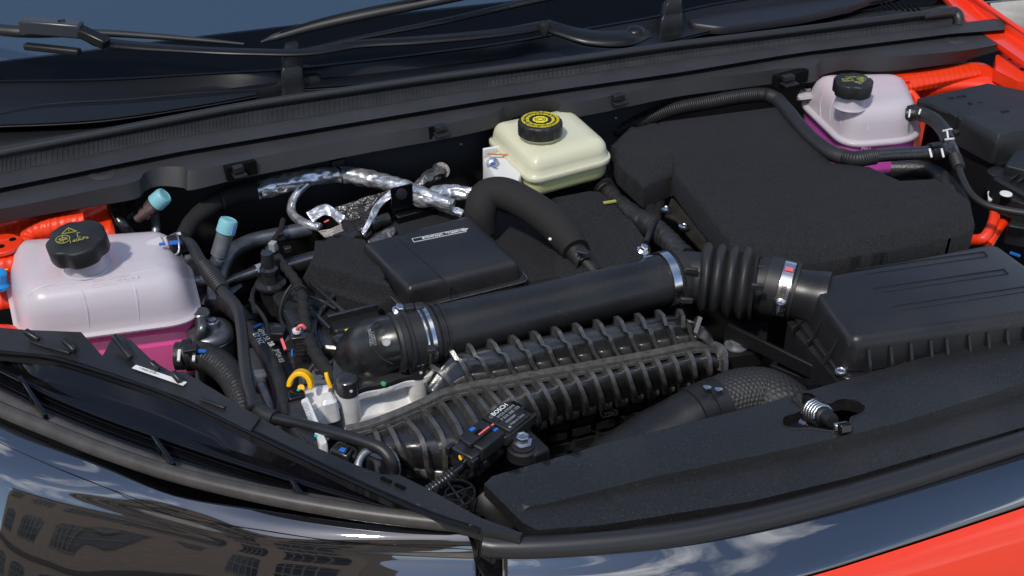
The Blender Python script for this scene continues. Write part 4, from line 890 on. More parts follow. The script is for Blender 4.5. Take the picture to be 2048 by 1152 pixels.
# ================================================================ air filter box
af = thing('air_filter_box', 'charcoal air filter box with long pressed grooves and ribbed sides at the right', 'air filter box', (1850, 620, -4))
AO = [(1610, 555, 3), (1704, 680, 3), (2175, 616, 3), (1990, 481, 3)]
loft('lid', AO, [(-.5, -4.4), (-.1, -1.4), (0, -1.1), (.15, -.6), (.5, -.2), (1.1, 0)], 1.7, M['plastic2'], af, k=8)
loft('base_flange', [(1588, 632, -1.6), (1690, 760, -1.6), (2205, 690, -1.6), (2010, 535, -1.6)], [(0, -.7), (0, -.1), (.1, 0)], 1.2, M['plastic2'], af)
loft('base', [(1562, 640, -2.4), (1682, 782, -2.4), (2215, 706, -2.4), (2010, 548, -2.4)], [(.5, -12), (.4, 0)], 1.2, M['plastic'], af)
# pressed grooves on the lid
for (a, b, c, d) in (((1710, 539), (1968, 503), (1975, 512), (1730, 548)), ((1748, 576), (2008, 538), (2016, 547), (1765, 584)), ((1787, 612), (2048, 573), (2070, 580), (1805, 620))):
    pts = [W(p[0], p[1], 3.03) for p in (a, b, c, d)]
    tube('groove_edge', [pts[0], pts[0].lerp(pts[1], .5), pts[1]], .07, M['dark'], af, seg=6)
    tube('groove_edge', [pts[1], pts[1].lerp(pts[2], .5), pts[2]], .09, M['dark'], af, seg=6)
    tube('groove_edge', [pts[3], pts[3].lerp(pts[2], .5), pts[2]], .04, M['plastic2'], af, seg=6)
FR0, FR1 = W(1728, 703, 2), W(2330, 572, 2)
def fin(p, outw, h0, h1, L, t, name='side_rib'):
    """vertical triangular fin at p (top), growing outward downward"""
    s = Z.cross(outw).normalized()*t/200; a = p+outw*.000; b = p-Z*L/100; c = b+outw*h1/100; d = a+outw*h0/100
    vs_ = [q+s*k for k in (-1, 1) for q in (a-outw*.01, b-outw*.01, c, d)]
    return mk(name, vs_, [(0, 1, 2, 3), (7, 6, 5, 4), (0, 4, 5, 1), (1, 5, 6, 2), (2, 6, 7, 3), (3, 7, 4, 0)], M['plastic2'], af, 30)
fo = (Z.cross(FR1-FR0)).normalized(); fo = -fo if fo.y > 0 else fo
for u in (1737, 1781, 1821, 1861, 1893, 1938, 1976, 2014, 2050):
    p = W(u-1, lint([(1704, 701), (2175, 637)], u), 1.6)
    fin(p, fo, .2, 1.7, 3.2, .36)
LF0, LF1 = W(1615, 575, 2), W(1720, 700, 2)
lo_ = (Z.cross(LF1-LF0)).normalized(); lo_ = -lo_ if lo_.x > 0 else lo_
for f_ in (.12, .45, .78): fin((W(1612, 577, 1.6)).lerp(W(1703, 700, 1.6), f_), lo_, .1, 1.8, 4.0, .28)
for f_ in (.0, .3, .62): 
    p = W(1585, 660, -1.6).lerp(W(1690, 752, -1.6), f_); bar('base_web', p, p+(W(1612, 640, -1.6)-W(1585, 660, -1.6)), .25, .8, M['plastic2'], af, .05)
lathe('screw', (1681, 744, -1.5), Z, [(.75, 0), (.7, .25), (.5, .35), (.4, .2)], M['zinc'], af, seg=20)
tube('neck', [(1560, 580, .6), (1600, 588, .6), (1650, 600, .4)], [3.1, 3.2, 3.6], M['plastic2'], af, seg=40)
lathe('blue_dot', (1603, 544, 2.6), Z, [(.2, 0), (.2, .1)], M['blue'], af, seg=10)
# ================================================================ engine felt cover
ef = thing('engine_felt', 'black felt engine cover under the label lid and the foam elbow', 'felt cover', (1050, 480, -5))
EF = [(690, 470), (790, 440), (985, 414), (1010, 425), (1110, 395), (1180, 382), (1200, 384), (1262, 440), (1300, 492), (1310, 540), (1250, 570), (900, 650), (800, 640), (770, 600)]
def ez(u, v):
    z = -4.4
    b = min(u-1085-(v-480)*.2, 1e9)
    if u > 1095: z += 2.2*min(1, (u-1095)/22)*min(1, max(0, (lint([(1100, 520), (1300, 500)], u)+60-v)/20))
    if u < 800: z += -1.2*min(1, (800-u)/60)
    return z+.08*mnoise.noise(Vector((u*.02, v*.03, 3)))
terrain('felt_shell', EF, ez, M['felt'], ef, st=9, skirt=2.5, sharp=70)
fl = thing('felt_block', 'small black felt block with torn edge left of the label lid', 'felt cover', (690, 540, -5))
FBk = [(630, 482), (680, 470), (730, 480), (790, 590), (762, 612), (720, 606), (668, 588), (640, 575), (606, 555), (628, 510)]
def fz(u, v):
    f = max(0, min(1, (v-lint([(610, 520), (700, 545), (790, 575)], u))/44))
    return -1.2-2.8*f+.1*mnoise.noise(Vector((u*.04, v*.04, 9)))
terrain('felt_shell', FBk, fz, M['felt'], fl, st=7, skirt=2.2, sharp=70)
tube('torn_edge', [(606, 556, -4.6), (640, 578, -4.7), (668, 591, -4.7), (692, 606, -4.8), (740, 612, -4.8), (765, 640, -4.8)], .12, M['felt'], fl, seg=6)
# shelf the tube is moulded to
sf = thing('duct_shelf', 'flat black shelf with square openings between the label lid and the intake duct', 'shelf', (960, 610, -3))
terrain('shelf_plate', [(835, 622), (1080, 560), (1330, 508), (1345, 560), (900, 690), (845, 665)], lambda u, v: -4.2+4.2*max(0, min(1, (v-lint([(845, 618), (1080, 560), (1345, 510)], u))/45)), M['plastic'], sf, st=12, skirt=.5, holes=[[(908, 592), (962, 577), (984, 592), (930, 606)], [(1020, 566), (1048, 560), (1062, 572), (1034, 580)]])

# ================================================================ label lid
lb = thing('label_cover', 'rounded square black cover with white code label on the engine', 'engine cover', (880, 520, -3))
LO = [(716, 516, -2.6), (814, 617, -2.6), (1050, 559, -2.6), (946, 453, -2.6)]
loft('lid', LO, [(.2, 0), (.35, 1.2), (.55, 2.0), (.8, 2.4), (1.2, 2.65), (1.8, 2.75)], 1.3, M['plastic2'], lb, k=8, sharp=60)
loft('lower_rim', LO, [(0, -2.4), (0, -.6), (-.45, -.5), (-.5, .0), (-.35, .1), (0, .1)], 1.5, M['plastic'], lb, k=8)
RP_ = [p+Z*.0 for p in rnd(off([V(q) for q in LO][::-1] if area2([V(q) for q in LO]) < 0 else [V(q) for q in LO], -.0052), .015, 6)]
tube('rim_edge', RP_+[RP_[0]], .07, M['shineb'], lb, seg=6, n=1)
tube('crease', [(797, 478, .19), (850, 525, .19), (896, 568, .17), (901, 580, -.6), (902, 598, -2.4)], .07, M['dark'], lb, seg=6)
A_, B_ = W(824, 478, .17), W(928, 457, .17); C_ = W(836, 487, .17)
n_ = (B_-A_).normalized(); bk = REAR if False else Z.cross(n_).normalized()
L_ = (B_-A_).length*100
lab = box('label_plate', (A_+B_)/2-bk*.0045, n_*L_/200, bk*.0045+n_*0, Z*.0002, M['dark'], lb, 0)
text('label_code', 'BYD472QC  *Y26501480*', A_+n_*.013-bk*.0068+Z*.0004, n_, .68, M['print_w'], lb, sx=.9, bold=.016)
strokes('label_frame', [[(0, 0), (L_, 0), (L_, -.9), (0, -.9), (0, 0)]], A_+Z*.0003, n_, bk, .05, M['print_w'], lb)

# ================================================================ foam elbow duct
fe = thing('breather_duct', 'thick foam covered elbow duct bending from the cowl down to the engine', 'duct', (1050, 430, -2))
tube('foam_sleeve', [(963, 460, -3), (962, 420, .0), (975, 392, 1.4), (1010, 388, 2.0), (1060, 412, 1.6), (1105, 445, .6), (1135, 478, -.4), (1150, 500, -1)], [2.2, 2.3, 2.4, 2.35, 2.3, 2.35, 2.2, 1.9], M['foam'], fe, seg=40)
tube('rubber_cuff', [(1140, 490, -1), (1156, 510, -1.6), (1168, 528, -2.2)], [1.45, 1.45, 1.3], M['rubber'], fe, seg=30)
tube('ribbed_nozzle', [(1158, 512, -1.8), (1175, 528, -2.4), (1192, 548, -3)], [1.15, 1.2, 1.1], M['dark'], fe, seg=16)
tube('clip_ring', [W(1166, 524, -2)+((LAT*.8+REAR*.6).normalized()*math.cos(a*.6283)+Z*math.sin(a*.6283))*.0155 for a in range(11)], .14, M['plastic2'], fe, seg=8)
bar('cuff_tab', (1150, 500, .4), (1178, 506, .2), .9, .3, M['rubber'], fe, .1)
lathe('white_dot', (1100, 478, 1.7), Z-REAR*.8, [(.22, 0), (.2, .06)], M['print_w'], fe, seg=12)
for u, v in ((1262, 512), (1118, 470)): pass

# ================================================================ main intake duct
TZ = .8
md = thing('intake_duct', 'long straight black intake duct crossing the bay above the ribbed manifold', 'duct', (1100, 620, -2))
tube('duct_body', [(868, 668, TZ), (960, 647, TZ), (1080, 618, TZ), (1200, 590, TZ), (1310, 563, TZ), (1340, 556, TZ)], [3.35, 3.35, 3.2, 3.2, 3.3, 3.35], M['plastic2'], md, seg=56)
tube('mould_seam', [(905, 704, .9-1.5), (1000, 678, .9-1.5), (1120, 648, -.6), (1240, 618, -.6), (1310, 600, -.6)], .06, M['plastic2'], md, seg=6)
for i, (u, r) in enumerate(((872, 3.6), (884, 3.55))):
    lathe('end_ring', (u, lint([(868, 668), (1340, 556)], u), TZ), W(1340, 556, TZ)-W(868, 668, TZ), [(r-.3, -.25), (r, -.15), (r, .15), (r-.3, .25)], M['plastic'], md, seg=48)
def clamp(u, v, z, d, r, wd, lab, bolt_at=None, worm=None):
    t = thing('hose_clamp', lab, 'hose clamp', (u, v, z), 'metal hose clamps on the intake duct')
    lathe('band', (u, v, z), d, [(r, -wd/2), (r+.12, -wd/2), (r+.12, wd/2), (r, wd/2)], M['steel'], t, seg=64, closed=True, sharp=30)
    if bolt_at:
        p = W(*bolt_at); ax = (Z*.9-REAR*.3+LAT*.15).normalized()
        lathe('screw_washer', p, ax, [(.75, 0), (.78, .15), (.6, .3)], M['steel'], t, seg=24)
        lathe('screw_head', p, ax, [(.52, .25), (.52, .85), (.42, .95), (.2, .95)], M['steel'], t, seg=6, sharp=20)
        bar('band_ear', (bolt_at[0]+2, bolt_at[1]+12, bolt_at[2]-.4), (bolt_at[0]+34, bolt_at[1]+14, bolt_at[2]-.3), .8, .2, M['steel'], t, .05)
    return t
DD = W(1340, 556, TZ)-W(868, 668, TZ)
clamp(848, 672, TZ, DD, 3.45, 1.1, 'steel clamp with screw at the left end of the duct beside the throttle elbow', (797, 622, 3.9))
clamp(1330, 558, TZ, DD, 3.5, 1.1, 'steel clamp with upright screw at the right end of the duct beside the bellows', (1285, 502, 4.0))
wt = clamp(1570, 578, .6, W(1600, 590, .4)-W(1500, 566, .8), 3.55, 1.4, 'slotted worm drive clamp at the air filter box end of the bellows')
WD = (W(1600, 590, .4)-W(1500, 566, .8)).normalized()
def onband(ang, r, du=0):
    x = (Z-WD*Z.dot(WD)).normalized(); y = WD.cross(x); y = -y if y.y > 0 else y
    return W(1570, 578, .6)+(x*math.cos(ang)+y*math.sin(ang))*r/100+WD*du/100
for i in range(12):
    a = .75+i*.05; bar('band_slot', onband(a, 3.70, -.35), onband(a, 3.70, .35), .10, .05, M['dark'], wt, 0)
bar('red_tag', onband(.25, 3.7, -.5), onband(.25, 3.7, .5), .9, .08, M['pinkm'], wt, 0)
wp_ = onband(1.5, 4.1); 
lathe('worm_screw', wp_, onband(1.2, 4.1)-onband(1.7, 4.1), [(.45, -1.4), (.5, -.9), (.62, -.8), (.62, .2), (.3, .4)], M['steel'], wt, seg=24)
bar('screw_housing', onband(1.45, 3.95, -.1), onband(1.85, 4.1, -.1), 1.2, .7, M['zinc'], wt, .15)

# left coupling rings between elbow and duct
cp = thing('rubber_coupling', 'black rubber coupling sleeve between throttle elbow and duct', 'coupling', (830, 676, TZ))
lathe('sleeve', (858, 670, TZ), -DD, [(3.2, -.6), (3.42, -.5), (3.42, .5), (3.75, .6), (3.75, .9), (3.4, 1.0), (3.4, 2.6), (3.75, 2.7), (3.8, 3.1), (3.45, 3.2), (3.45, 3.9), (3.7, 4.0), (3.6, 4.4), (3.2, 4.5)], M['rubber'], cp, seg=56)
for u, v, z in ((818, 616, 4.2), (838, 614, 4.2), (862, 700, 2.4)): bar('sleeve_lug', (u-8, v, z), (u+10, v-2, z), 1.1, .6, M['rubber'], cp, .1)

# throttle elbow
el = thing('throttle_elbow', 'smooth black elbow bending down into the throttle body', 'elbow', (740, 700, -1))
EBM = mat('satin_elbow_plastic', (.014, .014, .015), .27, spec=.6, bump=[('n', 900, .15, .0005)], var=(30, .3), rvar=.07, dust=.3)
tube('elbow_body', [(822, 678, .8), (797, 682, .8), (772, 688, .3), (754, 698, -.8), (745, 712, -2.6), (744, 728, -4.0)], [3.15, 3.2, 3.4, 3.9, 4.5, 4.8], EBM, el, seg=56)
eb_ = bpy.data.objects['elbow_body']
tube('mould_line', [onto(eb_, u, v, .02) for u, v in ((742, 650), (733, 668), (742, 690), (764, 716), (786, 728))], .07, M['shine'], el, seg=8)
for (u, v, m) in ((754, 650, 'dark'), (764, 664, 'dark'), (773, 684, 'print_g')):
    p_ = onto(eb_, u, v, -.05); lathe('date_dial', p_, _BV['n'], [(.5, 0), (.5, .12), (.4, .14), (.38, .08)], M[m], el, seg=24)
for i, s_ in enumerate(('BD472QC', '1109211')):
    p_ = onto(eb_, 736+i*6, 660+i*5, .0); text('raised_code', s_, p_, W(752, 700, 2)-W(736, 660, 3.4), .6, M['print_g'], el, nrm=_BV['n'])

# ================================================================ throttle body
tb = thing('throttle_valve', 'bright cast aluminium throttle body with black motor housing left of the manifold', 'throttle body', (720, 790, -9))
tcen = W(745, 728, -3.0); tx = (W(803, 750, -3)-W(678, 783, -3)).normalized(); ty = Z.cross(tx)
TO = [tcen+tx*a/100+ty*b/100-Z*.02 for a, b in ((-5.5, -2.2), (-5.6, -4.2), (-4.4, -5.2), (-2.8, -4.5), (0, -4.9), (2.8, -4.5), (4.4, -5.2), (5.6, -4.2), (5.4, -2.2), (4.0, 2.5), (0, 4.4), (-4.0, 2.5))]
def TP(a, b, c): return tcen+tx*a/100+ty*b/100+Z*c/100
loft('upper_flange', TO, [(0, .9), (-.12, 1.05), (-.12, 1.75), (0, 1.9)], 1.0, M['alu'], tb, k=8)
loft('casting', TO, [(0, -2.1), (.3, -1.6), (1.0, -1.1), (1.35, -.2), (.9, .5), (.2, 1.0)], 1.0, M['alu'], tb, k=8, sharp=70)
loft('lower_flange', TO, [(-.05, -2.8), (-.14, -2.7), (-.14, -2.0), (0, -1.8)], 1.0, M['alu'], tb, k=8)
loft('black_collar', TO, [(-.1, 1.9), (-.1, 2.5), (.5, 2.7)], 1.0, M['shine'], tb, k=8)
loft('black_base', TO, [(-.3, -8), (.1, -4.9), (-.1, -2.8)], 1.0, M['shine'], tb, k=8)
for (a_, b_) in ((-4.3, -3.95), (4.3, -3.95)):
    b0 = TP(a_, b_, -4.85)
    lathe('bolt_boss', b0, Z, [(1.25, 0), (1.25, 4.75), (1.1, 4.85)], M['alu'], tb, seg=30)
    lathe('black_boss', b0+Z*.0475, Z, [(1.3, 0), (1.3, 2.0), (1.1, 2.2), (.7, 2.25)], M['shine'], tb, seg=30)
    lathe('black_boss', b0-Z*.045, Z, [(1.4, 0), (1.35, 4.4)], M['shine'], tb, seg=30)
    lathe('paint_dot', b0+Z*.058-ty*.0128, -ty, [(.2, 0), (.18, .05)], M['print_w'], tb, seg=12)
lathe('green_dot', TP(-.3, -5.0, .6), -ty+Z*.5, [(.3, -.3), (.28, .15), (.1, .2)], M['green'], tb, seg=16)
bar('red_tick', TP(1.2, -5.45, -4.3), TP(1.3, -5.45, -5.2), .3, .3, M['pinkm'], tb, .1)
for a_ in (-.2, 2.4): 
    p = TP(a_, -4.8, -6.0); bar('base_rib', p, p-ty*.012, 1.0, 2.6, M['shine'], tb, .1)
# body left: side casting, gear housing
tube('side_casting', [(668, 800, -4.5), (635, 806, -5), (608, 815, -5.5)], [1.9, 2.0, 2.2], M['alu'], tb, seg=30)
loft('side_plate', [(598, 838, -3.2), (655, 812, -3.2), (640, 770, -3.2), (588, 790, -3.2)], [(0, -5), (.1, -1), (.4, 0)], .8, M['alu'], tb)
loft('side_block', [(640, 810, -2.6), (680, 800, -2.6), (668, 776, -2.6), (632, 782, -2.6)], [(0, -3), (.2, -.4), (.6, 0)], .8, M['alu'], tb)
lathe('lower_drum', (655, 850, -9), Z+LAT*.1, [(2.9, 0), (2.9, 4.5), (2.5, 5)], M['alu2'], tb, seg=40)
gh = loft('motor_housing', [(575, 846, -1.5), (618, 895, -1.5), (648, 880, -1.5), (606, 776, -1.5), (572, 790, -1.5)], [(0, -5.5), (.05, -.5), (.4, 0)], .9, M['shine'], tb)
loft('housing_rim', [(600, 800, -1.3), (640, 892, -1.3), (656, 886, -1.3), (616, 792, -1.3)], [(0, -5), (0, -.3), (.1, 0)], .3, M['alu'], tb)
loft('housing_top', [(576, 800, -1.1), (612, 790, -1.1), (604, 770, -1.1), (574, 780, -1.1)], fil(1.6, .3), .5, M['gloss'], tb)
text('raised_code', 'VDO CHN', (603, 806, -1.0), W(630, 880, -1)-W(603, 806, -1), .8, M['print_g'], tb)
lathe('teal_dot', (597, 780, -1.0), Z, [(.22, 0), (.2, .05)], M['teal'], tb, seg=12)
lathe('teal_dot', (632, 872, -1.3), Z, [(.22, 0), (.2, .05)], M['teal'], tb, seg=12)
# lug with bolt right of throttle
lg = thing('manifold_lug', 'aluminium lug with hexagon bolt right of the throttle body', 'lug', (848, 742, -4))
loft('lug_plate', [(822, 758, -2.8), (862, 752, -2.8), (886, 732, -2.8), (866, 718, -2.8), (826, 728, -2.8)], [(0, -.9), (0, -.1), (.1, 0)], 1.2, M['alu'], lg)
lathe('bolt', (845, 726, -2.7), Z, [(.75, 0), (.75, .9), (.6, 1.0)], M['zinc'], lg, seg=6)
lathe('black_post', (858, 760, -8), Z-LAT*.05, [(1.4, 0), (1.2, 4.2)], M['shine'], lg, seg=30)

# dipstick
dp = thing('dipstick', 'bright yellow dipstick ring handle behind the throttle body', 'dipstick', (600, 772, -4))
dc = W(601, 770, -1.2); dx = LAT*.8-REAR*.35-Z*.1; dx.normalize(); dz = (Z*.9+REAR*.35); dz = (dz-dx*dz.dot(dx)).normalized()
vv_ = []; ff_ = []; nn = 28
nrm_ = dx.cross(dz).normalized()
for i in range(nn+1):
    a = math.pi*1.08*i/nn-.1
    d_ = dx*math.cos(a)+dz*math.sin(a)
    for rr, ww in ((1.5, -.75), (1.5, .75), (.95, .75), (.95, -.75)): vv_.append(dc+d_*rr/100+nrm_*ww/100+(dz*(.3*math.sin(a))/100))
for i in range(nn):
    for k in range(4): ff_.append((i*4+k, i*4+(k+1) % 4, (i+1)*4+(k+1) % 4, (i+1)*4+k))
ff_ += [(0, 1, 2, 3), (nn*4+3, nn*4+2, nn*4+1, nn*4)]
mk('ring_handle', vv_, ff_, M['yellow'], dp, 40, bevel=.0012)
tube('stem', [(602, 775, -1), (606, 800, -4), (612, 830, -8)], .4, M['yellow'], dp, seg=12)
tag(tube('yellow_rod', [(652, 745, -1), (655, 758, -1.6), (662, 775, -2.6)], .25, M['yellow'], seg=12), 'thin yellow rod between the elbow and the throttle flange', 'rod')

# ================================================================ ribbed intake manifold
mf = thing('intake_manifold', 'large glossy black intake manifold covered in moulded ribs, centre front', 'intake manifold', (1080, 780, -10))
UT = Surf([
 [(842, 765, -8), (880, 735, -8), (930, 715, -8), (1000, 702, -8), (1130, 675, -8), (1260, 648, -8), (1350, 630, -8), (1400, 650, -8)],
 [(848, 770, -3.5), (893, 716, -1.2), (940, 700, -.6), (1010, 688, -.4), (1130, 664, -.2), (1260, 643, -.2), (1350, 632, -.4), (1398, 650, -1.0)],
 [(856, 782, -3.2), (910, 724, -.9), (965, 716, -.6), (1035, 702, -.5), (1150, 680, -.3), (1275, 658, -.3), (1365, 645, -.5), (1415, 664, -1.4)],
 [(868, 792, -3.6), (925, 752, -2.4), (985, 742, -2.2), (1050, 730, -2.2), (1165, 708, -2.2), (1290, 686, -2.2), (1375, 670, -2.2), (1428, 682, -3)],
 [(878, 796, -4.2), (935, 776, -4.0), (1000, 765, -4.0), (1065, 753, -4.0), (1180, 731, -4.0), (1300, 709, -4.0), (1380, 695, -4.0), (1438, 700, -4.4)]])
UT.mesh('upper_shell', M['shine'], mf, na=6, nb=8)
def even(S_, row, b0, b1, n):
    """n column parameters equally spaced along a row"""
    P = [S_.at(row, b0+(b1-b0)*k/200) for k in range(201)]; L = [0]
    for a, c in zip(P, P[1:]): L.append(L[-1]+(c-a).length)
    o = []; j = 0
    for i in range(n):
        s_ = L[-1]*i/(n-1)
        while j < 199 and L[j+1] < s_: j += 1
        o.append(b0+(b1-b0)*(j+(s_-L[j])/max(L[j+1]-L[j], 1e-9))/200)
    return o
nU = 14; BU = even(UT, 3, .5, 6.85, nU)
for i in range(nU):
    b = BU[i]
    UT.rib('rib', M['rib'], b, .75, 3.95, 1.05, .72, mf, db=.05, hf=lambda x: .75+.45*math.sin(math.pi*min(1, x*1.25)))
    if 0 < i:
        # shallow panel step close to the seam
        UT.mesh('floor_panel', M['rib'], mf, a0=3.0, a1=3.92, b0=BU[i-1]+.10, b1=b-.04, na=6, nb=10, solid=.003, disp=lambda a, bb: .22)  # rib colour again, painting the lit look of the floors
LT = Surf([
 [(735, 872, -5.4), (790, 849, -5.0), (850, 820, -4.6), (905, 793, -4.5), (985, 776, -4.4), (1075, 758, -4.4), (1190, 738, -4.4), (1310, 716, -4.4), (1400, 700, -4.4), (1443, 706, -4.8)],
 [(742, 892, -5.2), (800, 866, -4.2), (862, 840, -3.8), (925, 812, -3.6), (1005, 795, -3.7), (1092, 776, -3.8), (1205, 752, -4.0), (1322, 730, -4.2), (1408, 714, -4.4), (1450, 718, -5)],
 [(755, 915, -6.5), (822, 895, -4.4), (885, 880, -4.2), (950, 860, -4.4), (1025, 825, -5.0), (1108, 800, -5.2), (1215, 775, -5.5), (1330, 750, -5.6), (1412, 734, -5.6), (1452, 736, -6)],
 [(780, 935, -8.5), (838, 928, -6.8), (892, 928, -6.4), (952, 915, -6.6), (1030, 862, -7.6), (1112, 826, -8.0), (1220, 798, -8.0), (1333, 770, -8.0), (1414, 752, -8.0), (1450, 752, -8)],
 [(800, 950, -11), (848, 955, -10), (896, 962, -10), (950, 952, -10), (1020, 885, -10.5), (1105, 845, -10.5), (1216, 815, -10.5), (1330, 785, -10.5), (1410, 768, -10.5), (1445, 765, -10.5)]])
LT.mesh('lower_shell', M['shine'], mf, na=6, nb=8)
nL = 22; BL = even(LT, 2, .3, 8.8, nL)
for i in range(nL):
    b = BL[i]
    LT.rib('rib', M['rib'], b, .0, 3.8, 1.15, .78, mf, db=.10, n=18, hf=lambda x: .5+.5*math.sin(math.pi*min(1, .15+x*.85)))
for i in range(nL-1):
    b = BL[i]+.1; b2 = BL[i+1]-.02
    LT.mesh('rib_foot', M['shineb'], mf, a0=3.35, a1=3.65, b0=b, b1=b2, na=6, nb=14, solid=.003, disp=lambda a, bb: .75*max(0, (a-3.3)/.35))
# seam flange
SP = [(692, 862, -4.8), (735, 852, -4.4), (790, 832, -4.0), (850, 806, -3.6), (885, 789, -3.3), (935, 776, -3.2), (1000, 765, -3.2), (1070, 752, -3.2), (1190, 731, -3.2), (1300, 711, -3.2), (1390, 693, -3.2), (1432, 694, -3.6), (1447, 712, -4.4), (1440, 735, -5.8)]
def flange(name, pts, wd, ht, dz, m, fwd):
    P = spath([(u, v, z) for u, v, z in pts], 10); T, N = frames(P); vs_ = []
    for p, t_ in zip(P, T):
        s_ = t_.cross(Z).normalized()
        for a, b in ((-wd/2, 0), (-wd/2, ht), (wd/2, ht), (wd/2, 0)): vs_.append(p+s_*(a+fwd)/100+Z*(b+dz)/100)
    n = len(P); fs = [(i*4+k, i*4+(k+1) % 4, (i+1)*4+(k+1) % 4, (i+1)*4+k) for i in range(n-1) for k in range(4)]+[(0, 1, 2, 3), (n*4-1, n*4-2, n*4-3, n*4-4)]
    return mk(name, vs_, fs, m, mf, 40, bevel=.0008)
flange('seam_flange', SP, 1.05, .45, 0, M['shineb'], 0)
flange('seam_flange', SP, 1.2, .45, -.52, M['shineb'], .12)
# throttle end neck of the manifold
tube('throttle_neck', [(735, 880, -13), (760, 900, -12), (790, 910, -11)], [3.2, 3.0, 3.0], M['shine'], mf, seg=40)
lathe('end_tube', (765, 945, -9), Z+LAT*.1, [(1.9, 0), (1.9, 3.5), (1.4, 3.6), (1.35, 3.0)], M['alu2'], mf, seg=36)
for (u, v, s_) in ((1000, 742, 1),): pass
text('moulded_mark', 'HKV', (1210, 832, -10), LAT, 1.0, M['plastic2'], mf, ext=.06)
strokes('moulded_mark', [[(0, 0), (2, 0), (2, 1), (0, 1), (0, 0)]], (1206, 835, -10), LAT, REAR, .1, M['plastic2'], mf)
# grid of the radiator shroud under the manifold
gs = thing('radiator_grid', 'dark louvred grid beneath the manifold in front of the radiator', 'grid', (1150, 900, -14))
pl = mk('backing', [W(700, 1100, -15), W(1500, 1000, -15), W(1560, 700, -15), W(900, 760, -15)], [(0, 1, 2, 3)], M['dark'], gs)
for r_ in range(9):
    for c_ in range(13):
        u = 905+c_*48+(r_ % 2)*6; v = 1015-c_*13-r_*22+r_*1
        if v > 770: bar('louvre', (u, v, -13), (u+36, v-9, -13), .25, 1.0, M['dark'], gs, 0)

# ================================================================ pressure sensor
ps = thing('pressure_sensor', 'black intake pressure sensor with printed label and plug at the manifold front', 'sensor', (1000, 870, -3))
sa, sb = W(925, 905, -1.2), W(1040, 815, -1.2)
sx = (sb-sa).normalized(); sy = Z.cross(sx).normalized()
def SPt(a, b, c=0): return sa+sx*a/100+sy*b/100+Z*c/100
Ls = (sb-sa).length*100
def sbox(name, a0, a1, b0, b1, c0, c1, m, par=ps, bv=.08):
    return box(name, SPt((a0+a1)/2, (b0+b1)/2, (c0+c1)/2), sx*(a1-a0)/200, sy*(b1-b0)/200, Z*(c1-c0)/200, m, par, bv)
hs_ = M['plastic2']
rim = [SPt(Ls*.46, 1.9), SPt(Ls*.55, 2.3), SPt(Ls*1.0, 2.3), SPt(Ls*1.08, 1.4), SPt(Ls*1.08, -2.0), SPt(Ls*.5, -2.0)]
loft('housing', rim, [(0, -1.4), (0, -.3), (.1, -.2)], .6, hs_, ps)
sbox('label_face', Ls*.58, Ls*.96, -1.85, 1.75, -.3, .25, hs_, bv=.15)
strokes('label_outline', [[(0, 0), (Ls*.34, 0), (Ls*.34, 3.1), (0, 3.1), (0, 0)]], SPt(Ls*.6, -1.65, .25), sx, sy, .06, M['dark'], ps)
for (a, b) in ((.50, 1.75), (.56, 2.0), (1.02, .9), (1.02, -.9)): sbox('lightening_pocket', Ls*a, Ls*(a+.045), b-.35 if a < 1 else b-.7, b+.15 if a < 1 else b+.6, -.3, -.13, M['void'], bv=0)
for i, (s_, sz, m_) in enumerate((('BOSCH', .82, 'print_w'), ('39220 0702042', .5, 'print_g'), ('F 01R 00E 153', .55, 'print_g'), ('02020007', .45, 'print_g'), ('Made in China', .42, 'print_g'))):
    text('printed_line', s_, SPt(Ls*.665, 1.05-i*.62, .27), sx, sz, M[m_], ps, sx=.95, bold=.012 if i == 0 else 0)
strokes('printed_emblem', [circ(0, 0, .2, 14)], SPt(Ls*.635, 1.25, .27), sx, sy, .05, M['print_g'], ps)
sbox('printed_code_square', Ls*.62, Ls*.65, -1.6, -1.3, .25, .27, M['print_g'], bv=0)
lathe('vent_hole', SPt(Ls*.635, .1, .24), Z, [(.12, 0), (.11, .03)], M['void'], ps, seg=12)
sbox('plug_body', Ls*.12, Ls*.52, -1.75, 1.75, -1.4, .55, M['plastic'], bv=.25)
sbox('plug_latch', Ls*.06, Ls*.46, -.6, .6, .5, 1.05, M['plastic'], bv=.12)
sbox('latch_slot', Ls*.22, Ls*.33, -.3, .3, 1.03, 1.07, M['void'], bv=0)
sbox('plug_collar', -Ls*.02, Ls*.14, -1.5, 1.5, -1.4, .1, M['shine'], bv=.2)
sbox('plug_hook', -Ls*.06, Ls*.04, -2.0, -1.5, -1.0, .1, M['plastic2'], bv=.08)
sbox('plug_hook', -Ls*.06, Ls*.06, 1.5, 2.0, -1.0, .1, M['plastic2'], bv=.08)
sbox('blue_mark', Ls*.28, Ls*.35, 1.0, 1.5, .53, .60, M['blue'], bv=0)
sbox('blue_mark', Ls*.44, Ls*.50, -.95, -.6, .53, .60, M['blue'], bv=0)
sbox('pink_mark', Ls*.24, Ls*.42, -.38, -.18, 1.04, 1.09, M['pinkm'], bv=0)
sbox('pink_mark', Ls*.46, Ls*.53, -.10, .12, .53, .62, M['pinkm'], bv=0)
bz_ = W(1045, 880, -2.2)
lathe('mount_foot', bz_-Z*.012, Z, [(1.75, -1), (1.7, .2), (1.4, .35), (1.35, .6)], M['plastic'], ps, seg=36)
lathe('bolt', bz_-Z*.002, Z, [(1.15, -.4), (1.15, 0), (.75, .1), (.75, .75), (.65, .85), (.4, .75)], M['zinc'], ps, seg=6, sharp=20)
bar('foot_web', W(1020, 900, -4), W(1070, 880, -4), 1.6, 2.0, M['plastic'], ps, .4)
tag(bar('plug_socket', (1050, 920, -5), (1085, 905, -5), 3.2, 3.6, M['dark'], None, .4), 'black mounting socket below the sensor bolt', 'bracket')
